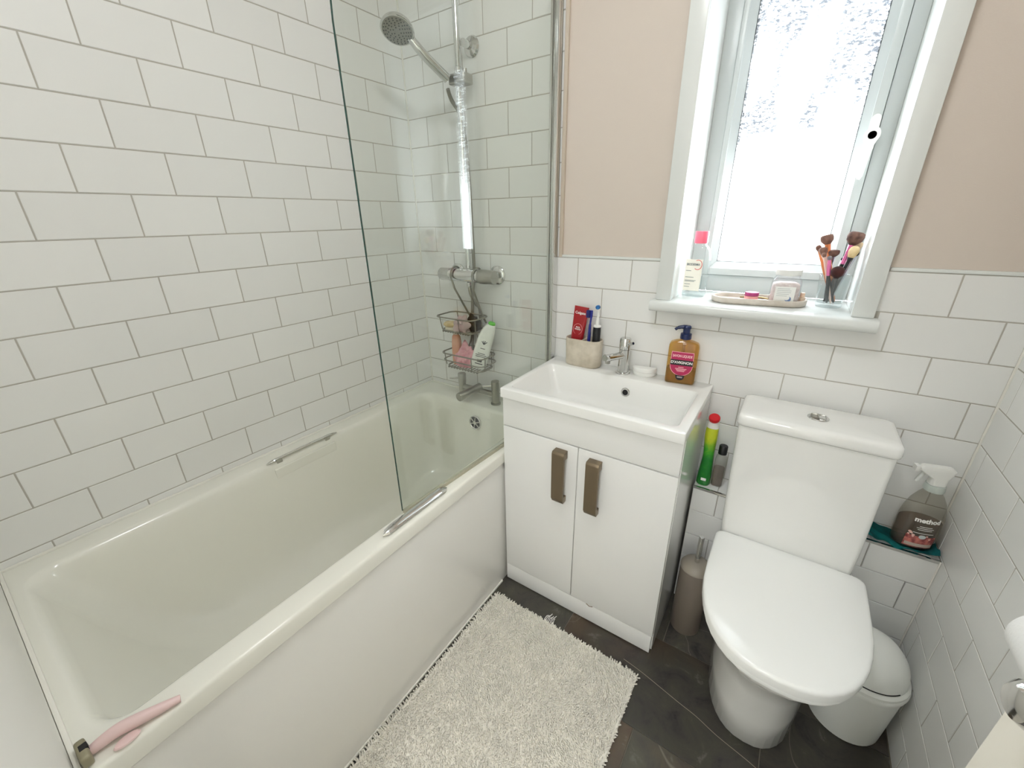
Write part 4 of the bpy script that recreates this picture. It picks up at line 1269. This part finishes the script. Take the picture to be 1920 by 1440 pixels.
# ================================================================== TOILET
TCX = 1.5495
wc = thing('toilet', 'white close-coupled toilet with closed D-shaped lid', 'toilet', (TCX, -0.32, 0))
def dshape(hw_, y0, y1, nose=2.4, ys=0.58, n=20):
    """D outline: straight back at y1, straight sides, superelliptic nose towards y0"""
    ym_ = y1 - (y1 - y0) * ys * 0.62
    pts = []
    r = 0.022
    for k in range(5):
        a = R_(90 - 90 * k / 4)
        pts.append((TCX + hw_ - r + r * math.cos(a), y1 - r + r * math.sin(a)))
    for k in range(n + 1):
        a = math.pi * k / n
        c, s = math.cos(a), math.sin(a)
        x = hw_ * math.copysign(abs(c) ** (2 / nose), c)
        y = (ym_ - y0) * abs(s) ** (2 / nose)
        pts.append((TCX + x, ym_ - y))
    for k in range(5):
        a = R_(180 - 90 * k / 4)
        pts.append((TCX - hw_ + r + r * math.cos(a), y1 - r + r * math.sin(a)))
    return pts
def inset_d(d, z, hw_=0.1805, y0=-0.604, y1=-0.1845):
    return z_loop(dshape(hw_ - d, y0 + d, y1 - d * 0.6), z)
# pan: shrouded column flaring to the rim
pan_loops = []
for z, hw_, y0 in ((0.0, 0.115, -0.470), (0.004, 0.118, -0.475), (0.10, 0.119, -0.478), (0.20, 0.121, -0.487), (0.27, 0.128, -0.508), (0.32, 0.145, -0.545), (0.355, 0.160, -0.575), (0.375, 0.166, -0.588), (0.388, 0.167, -0.590), (0.391, 0.163, -0.586)):
    pan_loops.append(z_loop(dshape(hw_, y0, -0.098), z))
obj('pan', loft(pan_loops, angle=50), CERAM, wc)
obj('seat', loft([inset_d(0.008, 0.3925), inset_d(0.004, 0.3945), inset_d(0.003, 0.403), inset_d(0.006, 0.4065)], angle=50), SEATW, wc)
obj('seat_lid', loft([inset_d(0.004, 0.4075), inset_d(0.0, 0.4095), inset_d(0.0, 0.4275), inset_d(0.0012, 0.4315), inset_d(0.004, 0.4345), inset_d(0.009, 0.4358), inset_d(0.05, 0.4363), inset_d(0.10, 0.4364)], angle=60), SEATW, wc)
obj('hinge_bar', box(TCX - 0.12, TCX + 0.12, -0.1840, -0.1815, 0.394, 0.432, 0.0008), SEATW, wc)
# cistern: steps over the ledge
def cist(hwb, z, yf, yb):
    return z_loop(rrect(TCX - hwb - .014, TCX + hwb - .014 + .000, yf, yb, 0.014, 5), z)
CCX = 1.534
def cl(hw_, yf, yb, r, z, cx=1.534):
    return z_loop(rrect(cx - hw_, cx + hw_, yf, yb, r, 6), z)
obj('cistern', loft([cl(0.158, -0.176, -0.098, .012, .392, 1.541), cl(0.161, -0.1795, -0.098, .014, .40, 1.541), cl(0.1615, -0.1810, -0.098, .014, .44, 1.540), cl(0.1635, -0.1865, -0.098, .014, .4965, 1.539), cl(0.1635, -0.1865, -0.022, .014, .4985, 1.539), cl(0.167, -0.1885, -0.020, .016, .70, 1.535), cl(0.168, -0.1885, -0.020, .016, .794)], angle=40), CERAM, wc)
lidc = obj('cistern_lid', loft([cl(0.170, -0.190, -0.018, .016, .7955), cl(0.1725, -0.1930, -0.016, .018, .7975), cl(0.1735, -0.1940, -0.016, .018, .803), cl(0.1730, -0.1930, -0.0165, .018, .817), cl(0.1715, -0.1905, -0.018, .018, .8235), cl(0.1675, -0.1855, -0.022, .018, .8275), cl(0.160, -0.177, -0.030, .018, .8295), cl(0.05, -0.12, -0.08, .015, .8302)], angle=60), CERAM, wc)
bm = bmesh.new()
bm_lathe(bm, [(0, 0), (0.0245, 0), (0.0245, 0.0022), (0.0225, 0.004), (0.0205, 0.003), (0, 0.003)], 32, (1.540, -0.112, 0.8295))
fb2 = obj('flush_button', from_bm(bm), CHROME, lidc)
obj('button_half', box(1.5235, 1.5395, -0.1255, -0.0985, 0.8326, 0.8345, 0.003, 3), CHROME_D, fb2)
obj('button_half', box(1.5405, 1.5565, -0.1255, -0.0985, 0.8326, 0.8345, 0.003, 3), CHROME, fb2)

# ---- on the ledge, left of the cistern
LZt = LZ + 0.0012
duck = thing('toilet_cleaner', 'slim green toilet cleaner bottle with red cap on the ledge by the vanity', 'bottle', (1.2945, -0.054, LZt))
GREEN = bpy.data.materials.new('green_sleeve')
GREEN.use_nodes = True
nt = GREEN.node_tree
N, L = nt.nodes, nt.links
b = N['Principled BSDF']
b.inputs['Roughness'].default_value = 0.32
tc = N.new('ShaderNodeTexCoord')
nz = N.new('ShaderNodeTexNoise'); nz.inputs['Scale'].default_value = 28; nz.inputs['Detail'].default_value = 3; nz.inputs['Distortion'].default_value = 1.2
L.new(tc.outputs['Object'], nz.inputs['Vector'])
sp = N.new('ShaderNodeSeparateXYZ'); L.new(tc.outputs['Object'], sp.inputs[0])
mr = N.new('ShaderNodeMapRange'); mr.inputs[1].default_value = 0.09; mr.inputs[2].default_value = 0.185
L.new(sp.outputs[2], mr.inputs[0])
ad = N.new('ShaderNodeMath'); ad.operation = 'MULTIPLY_ADD'; ad.inputs[1].default_value = 0.9; ad.inputs[2].default_value = -0.45
L.new(nz.outputs['Fac'], ad.inputs[0])
ad2 = N.new('ShaderNodeMath'); ad2.operation = 'ADD'; ad2.use_clamp = True
L.new(mr.outputs[0], ad2.inputs[0]); L.new(ad.outputs[0], ad2.inputs[1])
cr = N.new('ShaderNodeValToRGB')
cr.color_ramp.elements[0].color = rgb(14, 112, 34)
cr.color_ramp.elements[1].color = rgb(186, 196, 40)
e = cr.color_ramp.elements.new(0.4); e.color = rgb(58, 150, 36)
L.new(ad2.outputs[0], cr.inputs[0]); L.new(cr.outputs[0], b.inputs['Base Color'])
secs = []
for z, cx, w, d in ((0, 0.0, 0.0195, 0.020), (0.004, 0, 0.0212, 0.022), (0.03, 0.0005, 0.0205, 0.022), (0.06, 0.001, 0.0185, 0.021), (0.095, 0.0015, 0.0165, 0.020), (0.115, 0.001, 0.0155, 0.019), (0.14, 0.0, 0.0165, 0.019), (0.175, -0.001, 0.0188, 0.020), (0.20, -0.0015, 0.0182, 0.019), (0.209, -0.001, 0.0170, 0.018)):
    secs.append(z_loop([(x + cx, y) for x, y in rrect(-w, w, -d, d, min(w, d) * 0.85, 6)], z))
obj('bottle', loft(secs, angle=60), GREEN, duck, False)
obj('neck', loft([z_loop([(x - 0.001, y) for x, y in rrect(-w, w, -w, w, w * 0.9, 6)], z) for z, w in ((0.2095, 0.0172), (0.222, 0.0158), (0.236, 0.0145))], angle=50), WPLAST, duck, False)
obj('cap', lathe([(0, 0), (0.0155, 0), (0.0165, 0.002), (0.0165, 0.010), (0.0145, 0.013), (0, 0.0135)], 28, (-0.001, -0.003, 0.2375), Vector((0, -0.55, 1)).normalized()), mat('red_cap', rgb(196, 20, 32), rough=0.35), duck, False)
obj('sleeve_mark', box(-0.006, 0.010, -0.0226, -0.0221, 0.020, 0.030, 0.0002, 1), TXTW, duck, False)
toner = thing('toner_bottle', 'small clear bottle of brownish liquid with black cap on the ledge', 'bottle', (1.3335, -0.042, LZt))
def tn(s, z):
    return z_loop(rrect(-0.0168 * s, 0.0168 * s, -0.0168 * s, 0.0168 * s, 0.011 * s, 5), z)
obj('bottle', loft([tn(0.93, 0), tn(1, 0.003), tn(1, 0.098), tn(0.93, 0.107), tn(0.62, 0.112), tn(0.6, 0.118)], angle=45), clear('toner_plastic', (0.86, 0.86, 0.84), 0.08), toner, False)
obj('liquid', loft([tn(0.90, 0.002), tn(0.94, 0.005), tn(0.94, 0.064)], angle=45), thin_glass('brown_liquid', (0.62, 0.52, 0.44), 0.1, 1.33, 0.3, (0.35, 0.28, 0.22), 0.4), toner, False)
obj('cap', lathe([(0, 0.1182), (0.0128, 0.1182), (0.0128, 0.146), (0.0115, 0.148), (0, 0.148)], 24), BLACK, toner, False)

# ---- right ledge: teal cloth and spray bottle
TEAL = mat('teal_microfibre', rgb(14, 138, 138), rough=0.9, bump=0.8, bscale=420, color2=rgb(6, 104, 110), nscale=30)
def cloth_mesh():
    bm = bmesh.new()
    nx, ny = 46, 26
    rg = random.Random(3)
    vs2 = []
    for j in range(ny + 1):
        row = []
        for i in range(nx + 1):
            u, v = i / nx, j / ny
            x = 1.716 + u * 0.152
            y = -0.090 + v * 0.084 + 0.006 * math.sin(u * 9)
            if v < 0.15:
                y += 0.005 * math.sin(u * 24 + 1) * (1 - v / 0.15)
            z = LZt + 0.0012
            centre = math.exp(-(((x - 1.818) / 0.052) ** 2 + ((y + 0.045) / 0.038) ** 2) ** 2)
            wr = 0.5 + 0.5 * math.sin(u * 17 + v * 6) * math.cos(v * 7 - u * 5)
            edge = max(0, 1 - 1.0 * centre * 1.4)
            z += (0.018 * wr * edge) * (0.35 + 0.65 * math.sin(math.pi * min(1, v * 1.2 + 0.15)))
            if u > 0.86:
                z += 0.010 * (u - 0.86) / 0.14
            row.append(bm.verts.new((x, y, z)))
        vs2.append(row)
    for j in range(ny):
        for i in range(nx):
            bm.faces.new((vs2[j][i], vs2[j][i + 1], vs2[j + 1][i + 1], vs2[j + 1][i]))
    r = bmesh.ops.solidify(bm, geom=list(bm.faces), thickness=0.0016)
    return from_bm(bm, angle=80)
single('cleaning_cloth', cloth_mesh(), TEAL, (1.80, -0.045, LZt), 'teal microfibre cloth crumpled on the right ledge under the spray bottle', 'cloth')

spray = thing('spray_bottle', 'clear cleaning spray bottle with white trigger standing on the teal cloth', 'spray bottle', (1.818, -0.046, LZt + 0.0056), R_(14))
SPR = thin_glass('spray_plastic', (0.86, 0.85, 0.82), 0.03, 1.45, 0.06, (0.7, 0.68, 0.62))
SPRL = thin_glass('spray_liquid', (0.66, 0.58, 0.52), 0.1, 1.33, 0.12, (0.38, 0.30, 0.24), 0.4)
def sp_(w, d, z):
    return z_loop([(w * math.cos(2 * math.pi * k / 36), d * math.sin(2 * math.pi * k / 36)) for k in range(36)], z)
sprof = [(0.042, 0.028, 0), (0.0455, 0.031, 0.003), (0.0475, 0.0325, 0.03), (0.048, 0.033, 0.06), (0.047, 0.0325, 0.085), (0.0435, 0.0305, 0.11), (0.036, 0.026, 0.135), (0.0265, 0.021, 0.153), (0.0195, 0.017, 0.163), (0.017, 0.0165, 0.168)]
obj('bottle', loft([sp_(*q_) for q_ in sprof], angle=60), SPR, spray, False)
obj('liquid', loft([sp_(w * 0.95, d * 0.94, z + 0.0015) for w, d, z in sprof[:4]] + [sp_(0.0452, 0.0308, 0.075)], angle=50), SPRL, spray, False)
obj('collar', lathe([(0, 0.1685), (0.0205, 0.1685), (0.0212, 0.171), (0.0200, 0.186), (0, 0.1865)], 30), mat('frosted_collar', rgb(196, 204, 198), rough=0.4), spray, False)
trg = obj('trigger_head', loft([z_loop(rrect(-0.0165, 0.0165, -0.013, 0.013, 0.008, 5), 0.187), z_loop(rrect(-0.017, 0.018, -0.012, 0.012, 0.008, 5), 0.205), z_loop(rrect(-0.044, 0.026, -0.0105, 0.0105, 0.008, 5), 0.222), z_loop(rrect(-0.046, 0.028, -0.0105, 0.0105, 0.008, 5), 0.230), z_loop(rrect(-0.040, 0.020, -0.008, 0.008, 0.006, 5), 0.237)], angle=40), WPLAST, spray, False)
obj('nozzle', box(-0.055, -0.0455, -0.0085, 0.0085, 0.2185, 0.2345, 0.002), WPLAST, trg, False)
obj('trigger', tube(catmull([(-0.030, 0, 0.219), (-0.036, 0, 0.205), (-0.040, 0, 0.188)], 5), [0.0045] * 11, 10), mat('trigger_grey', rgb(224, 226, 222), rough=0.4), trg, False)
def wrap(me, z0, s=1.0, off=0.0006, xo=0.0):
    """bend flat print round the oval bottle front"""
    def fn(c):
        x = (c.x + xo) * s
        zz = z0 + c.y
        i = max([k for k in range(len(sprof)) if sprof[k][2] <= zz] or [0])
        j = min(i + 1, len(sprof) - 1)
        t = 0 if i == j else (zz - sprof[i][2]) / (sprof[j][2] - sprof[i][2])
        w = sprof[i][0] * (1 - t) + sprof[j][0] * t
        d = sprof[i][1] * (1 - t) + sprof[j][1] * t
        a = x / w
        a = max(-1.2, min(1.2, a))
        return Vector((w * math.sin(a), -d * math.cos(a) - off - c.z, zz))
    return map_mesh(me, fn)
obj('lettering', wrap(text_mesh('method', 0.0175, bold=0.0007), 0.091), TXTW, spray, False)
bm = bmesh.new()
for zz, w in ((0.073, 0.026), (0.068, 0.036), (0.063, 0.030), (0.0525, 0.044)):
    bmesh.ops.create_grid(bm, x_segments=8, y_segments=1, size=0.5)
    for v in list(bm.verts)[-18:]:
        v.co = Vector((v.co.x * w, (zz - 0.06) + v.co.y * 0.0016, 0))
obj('small_print', wrap(from_bm(bm, smooth=False), 0.06), TXTW, spray, False)
FLOR = mat('floral_label', rgb(206, 122, 112), rough=0.5, color2=rgb(110, 40, 46), nscale=90)
bm = bmesh.new()
bmesh.ops.create_grid(bm, x_segments=16, y_segments=8, size=0.5)
for v in bm.verts:
    v.co = Vector((v.co.x * 0.066, v.co.y * 0.036, 0))
lbf = obj('floral_label', wrap(from_bm(bm), 0.024, off=0.0004), FLOR, spray, False)
bm = bmesh.new()
rg = random.Random(11)
for k in range(9):
    cx, cy, r = rg.uniform(-0.030, 0.030), rg.uniform(-0.005, 0.012), rg.uniform(0.0025, 0.0042)
    vv = [bm.verts.new((cx + r * math.cos(R_(a)), cy + r * 0.8 * math.sin(R_(a)), 0)) for a in range(0, 360, 30)]
    bm.faces.new(vv)
obj('petal_print', wrap(from_bm(bm, smooth=False), 0.040, off=0.0009), mat('petal_pink', rgb(236, 196, 186), rough=0.5), lbf, False)
bm = bmesh.new()
vv = [bm.verts.new((0.0075 * math.cos(R_(a)), 0.006 * math.sin(R_(a)), 0)) for a in range(0, 360, 20)]
bm.faces.new(vv)
obj('round_badge', wrap(from_bm(bm, smooth=False), 0.042, off=0.0012), mat('badge_grey', rgb(206, 216, 214), rough=0.5), lbf, False)
bm = bmesh.new()
bmesh.ops.create_grid(bm, x_segments=12, y_segments=1, size=0.5)
for v in bm.verts:
    v.co = Vector((v.co.x * 0.060, v.co.y * 0.010, 0))
obj('label_panel', wrap(from_bm(bm, smooth=False), 0.014, off=0.0010), mat('label_stone', rgb(190, 176, 164), rough=0.5), lbf, False)

# ================================================================== FLOOR ITEMS
tbr = thing('toilet_brush', 'taupe cylindrical toilet brush set between vanity and toilet', 'toilet brush', (1.335, -0.196, 0))
TAU = mat('shaded_taupe_pot', rgb(112, 102, 92), rough=0.5)  # base colour darkened to carry the shade between vanity and toilet
obj('holder', lathe([(0, 0), (0.045, 0), (0.047, 0.003), (0.047, 0.262), (0.046, 0.264), (0, 0.264)], 36), TAU, tbr, False)
obj('lid', lathe([(0, 0.2643), (0.0475, 0.2643), (0.0475, 0.270), (0.040, 0.281), (0.028, 0.286), (0.012, 0.288), (0, 0.288)], 36), mat('shaded_frosted_lid', rgb(150, 142, 130), rough=0.4), tbr, False)  # lid colour darkened for the same shade, less than the pot
obj('handle', lathe([(0, 0.2882), (0.0078, 0.2882), (0.0078, 0.388), (0.0068, 0.390), (0, 0.390)], 20), CHROME, tbr, False)

pb = thing('pedal_bin', 'small pale grey bin with domed swing lid squeezed beside the toilet', 'bin', (1.7745, -0.238, 0))
obj('bucket', lathe([(0, 0), (0.080, 0), (0.084, 0.004), (0.0925, 0.185), (0.0965, 0.188), (0.0985, 0.200), (0.0965, 0.204), (0, 0.204)], 48), GREYBIN, pb, False)
obj('lid_ring', lathe([(0, 0.2045), (0.096, 0.2045), (0.0955, 0.212), (0.090, 0.218), (0, 0.218)], 48), GREYBIN, pb, False)
dm = []
for k in range(11):
    a = R_(90 * k / 10)
    dm.append((0.089 * math.cos(a), 0.2185 + 0.094 * math.sin(a)))
obj('swing_lid', lathe(dm[:-1] + [(0, 0.3125)], 48, angle=60), GREYBIN, pb, False)
obj('lid_gap', tube([(0.0885 * math.cos(R_(a)), 0.0885 * math.sin(R_(a)), 0.2235) for a in range(-105, -42, 4)], 0.0016, 6), DARKH, pb, False)

# ---- shaggy bath mat
mat_o = thing('bath_mat', 'cream shaggy cotton bath mat lying beside the bath', 'bath mat', (0.980, -0.89, 0.0), R_(-0.6))
MW, ML = 0.272, 0.432
CREAM = mat('cream_cotton', rgb(250, 246, 236), rough=0.95, spec=0.1, noise=0.10, nscale=18)
obj('backing', loft([z_loop(rrect(-MW + .004, MW - .004, -ML + .004, ML - .004, 0.012, 5), 0.0008), z_loop(rrect(-MW, MW, -ML, ML, 0.014, 5), 0.003), z_loop(rrect(-MW + .003, MW - .003, -ML + .003, ML - .003, 0.013, 5), 0.009)], angle=60), CREAM, mat_o, False)
rs = np.random.RandomState(5)
stp = 0.0054
gx = np.arange(-MW, MW, stp)
gy = np.arange(-ML, ML, stp)
X, Y = np.meshgrid(gx, gy)
X = (X + rs.uniform(-.0024, .0024, X.shape)).ravel()
Y = (Y + rs.uniform(-.0024, .0024, Y.shape)).ravel()
nT = len(X)
ang = rs.uniform(0, 2 * np.pi, nT)
ln = rs.uniform(0.0085, 0.0120, nT)
lean = rs.uniform(0.15, 0.85, nT) * 0.0065
flow = 0.0022 * np.sin(X * 21 + 1.3 * np.sin(Y * 17)) + 0.0018 * np.cos(Y * 26)
edge = np.minimum(MW - np.abs(X), ML - np.abs(Y))
out_x = np.where(MW - np.abs(X) < 0.008, np.sign(X) * 0.006, 0)
out_y = np.where(ML - np.abs(Y) < 0.008, np.sign(Y) * 0.006, 0)
hh = np.where(edge < 0.008, ln * 0.75, ln)
dx, dy = np.cos(ang) * lean + flow + out_x, np.sin(ang) * lean + out_y
V = np.zeros((nT, 3 * 4 + 1, 3), np.float32)
r0 = 0.0027
for li, (t, rr) in enumerate(((0.0, 1.0), (0.45, 1.12), (0.82, 1.12), (0.98, 0.80))):
    for k in range(3):
        a = ang + 2 * np.pi * k / 3 + li * 0.5
        V[:, li * 3 + k, 0] = X + dx * t * t + r0 * rr * np.cos(a)
        V[:, li * 3 + k, 1] = Y + dy * t * t + r0 * rr * np.sin(a)
        V[:, li * 3 + k, 2] = 0.004 + hh * t
V[:, 12, 0], V[:, 12, 1], V[:, 12, 2] = X + dx * 1.05, Y + dy * 1.05, 0.004 + hh * 1.02
F = []
for li in range(3):
    for k in range(3):
        j = (k + 1) % 3
        F.append((li * 3 + k, li * 3 + j, li * 3 + 3 + j))
        F.append((li * 3 + k, li * 3 + 3 + j, li * 3 + 3 + k))
for k in range(3):
    F.append((9 + k, 9 + (k + 1) % 3, 12))
F = np.array(F, np.int32)
FA = (F[None] + (np.arange(nT, dtype=np.int32) * 13)[:, None, None]).reshape(-1, 3)
me = bpy.data.meshes.new('pile')
me.vertices.add(nT * 13)
me.vertices.foreach_set('co', V.reshape(-1))
me.loops.add(len(FA) * 3)
me.loops.foreach_set('vertex_index', FA.reshape(-1))
me.polygons.add(len(FA))
me.polygons.foreach_set('loop_start', np.arange(0, len(FA) * 3, 3, dtype=np.int32))
me.polygons.foreach_set('use_smooth', np.ones(len(FA), bool))
me.update(calc_edges=True)
me.validate()
pile = obj('pile', me, CREAM, mat_o, False)
pile['kind'] = 'stuff'
bm = bmesh.new()
for k in range(7):
    a = R_(60 + 10 * k)
    p = Vector((-0.066 + 0.006 * k, ML - 0.002, 0.008))
    bm_tube(bm, catmull([p, p + Vector((0.006 * math.cos(a), 0.012, 0.010)), p + Vector((0.010 * math.cos(a) + 0.004 * (k % 2), 0.024 + 0.006 * (k % 3), 0.003))], 4), 0.0011, 6)
obj('loose_threads', from_bm(bm), TXTW, mat_o, False)

# ================================================================== BATH RIM: RAZOR
rz = thing('ladies_razor', 'pink handled razor with grey head on the near bath corner', 'razor', (0.672, -1.385, 0.578))
c0 = Vector((0.6615, -1.425, 0.586))
c1 = Vector((0.688, -1.318, 0.584))
pts = catmull([c0, c0.lerp(c1, 0.3) + Vector((-0.003, 0, 0.006)), c0.lerp(c1, 0.65) + Vector((-0.001, 0, 0.004)), c1], 7)
obj('handle', tube(pts, [0.0060 + 0.0042 * math.sin(math.pi * min(1, k / (len(pts) - 1) * 0.9 + 0.12)) for k in range(len(pts))], 16), PINKP, rz)
gpad = obj('thumb_pad', lathe([(0, 0), (0.010, 0), (0.0125, 0.002), (0.011, 0.0045), (0, 0.006)], 24), PINKP, rz, False)
gpad.data.transform(Matrix.Diagonal((0.72, 1.35, 1, 1)))
gpad.data.transform(Matrix.Translation((0.014, -0.004, 0.001)))
obj('neck', tube([c0 + Vector((0.001, 0.003, 0)), c0 + Vector((-0.003, -0.008, -0.001))], [0.0042, 0.0036], 12), NAVY, rz)
obj('slot', tube([c0 + Vector((0.006, 0.006, 0.0045)), c0 + Vector((0.009, 0.014, 0.006))], 0.0014, 8), BLACK, rz)
rh = obj('razor_head', box(0.640, 0.682, -1.4380, -1.4250, 0.5785, 0.6005, 0.005, 3), mat('bronze_grey_head', rgb(150, 144, 120), rough=0.35, metal=0.3), rz)
obj('blade_strip', box(0.653, 0.665, -1.4340, -1.4245, 0.5825, 0.6010, 0.0004, 1), DARKH, rh)

# ================================================================== TOILET ROLL, DOOR, CEILING LAMP
RX, RY, RZ = 1.818, -0.623, 0.775
roll = thing('toilet_roll', 'white toilet roll hanging on the right tiled wall', 'toilet roll', (RX, RY - 0.05, RZ - 0.05))
obj('paper', lathe([(0.019, 0), (0.0475, 0), (0.0495, 0.002), (0.0495, 0.098), (0.0475, 0.1), (0.019, 0.1), (0.019, 0.0)], 64, (RX, RY, RZ), Vector((0, -1, 0))), mat('tissue', rgb(246, 246, 246), rough=0.95, bump=0.3, bscale=200), roll)
obj('core', lathe([(0.0185, 0.0005), (0.0188, 0.0995), (0.0175, 0.0995), (0.0172, 0.0005)], 32, (RX, RY, RZ), Vector((0, -1, 0))), mat('card_core', rgb(190, 168, 140), rough=0.9), roll)
holder = thing('toilet_roll_holder', 'chrome pin holder carrying the toilet roll on the right wall', 'roll holder', (1.8735, RY + 0.012, RZ))
obj('pin', tube([(RX, RY + 0.012, RZ), (RX, RY - 0.112, RZ)], 0.0075, 14), CHROME, holder)
obj('arm', tube(catmull([(RX, RY + 0.012, RZ), (RX + 0.013, RY + 0.016, RZ), (1.8715, RY + 0.016, RZ)], 4), 0.006, 12), CHROME, holder)
obj('wall_plate', lathe([(0, 0), (0.022, 0), (0.022, 0.006), (0.018, 0.010), (0, 0.010)], 28, (1.8735, RY + 0.016, RZ), Vector((-1, 0, 0))), CHROME, holder)

# open door leaf
d0 = Vector((1.657, -0.911, 0.0))
dd = Vector((0.215, -0.977, 0)).normalized()
dn = Vector((dd.y, -dd.x, 0))
if dn.x > 0:
    dn = -dn
door = bpy.data.objects.new('door_1', None)
bm = bmesh.new()
bm_box(bm, 0, 0.70, -0.038, 0.0, 0.006, 1.985, 0.003)
me = from_bm(bm)
M = Matrix(((dd.x, dn.x, 0, d0.x), (dd.y, dn.y, 0, d0.y), (0, 0, 1, 0), (0, 0, 0, 1)))
me.transform(M)
bpy.data.objects.remove(door)
door = struct('door_1', me, mat('cream_door_paint', rgb(240, 236, 226), rough=0.4), 'white door leaf opened into the room')
kc = d0 + dd * 0.041 + Vector((0, 0, 0.955))
obj('knob_rose', lathe([(0, 0), (0.016, 0), (0.016, 0.003), (0.007, 0.005), (0.006, 0.012), (0, 0.012)], 28, kc, dn), CHROME, door)
obj('knob', lathe([(0.004, 0.010), (0.013, 0.0125), (0.0195, 0.019), (0.0195, 0.026), (0.014, 0.033), (0, 0.035)], 28, kc, dn), CHROME, door)

# ceiling light of the room (opal disc lamp) and one in the hall behind
def ceiling_lamp(x, y, power, label, r=0.15, col=(0.955, 0.98, 1.0)):
    t = thing('ceiling_lamp', label, 'ceiling lamp', (x, y, CEILZ - 0.105))
    obj('base', lathe([(0, CEILZ - 0.002), (r, CEILZ - 0.002), (r, CEILZ - 0.025), (r * 0.93, CEILZ - 0.03), (0, CEILZ - 0.03)], 40, (x, y, 0)), WPLAST, t)
    em = bpy.data.materials.new('opal_lamp_glass')
    em.use_nodes = True
    bs = em.node_tree.nodes['Principled BSDF']
    bs.inputs['Base Color'].default_value = (0.9, 0.9, 0.9, 1)
    bs.inputs['Emission Color'].default_value = col + (1,)
    bs.inputs['Emission Strength'].default_value = power
    obj('diffuser', lathe([(r * 0.93 * math.cos(R_(a_)), CEILZ - 0.0305 - 0.075 * math.sin(R_(a_))) for a_ in range(0, 90, 9)] + [(0, CEILZ - 0.1055)], 40, (x, y, 0), angle=80), em, t)
    return t
ceiling_lamp(1.12, -0.90, 42.0, 'round ceiling lamp above the bath mat')
ceiling_lamp(1.40, -2.45, 85.0, 'round ceiling lamp in the hall behind the open door')
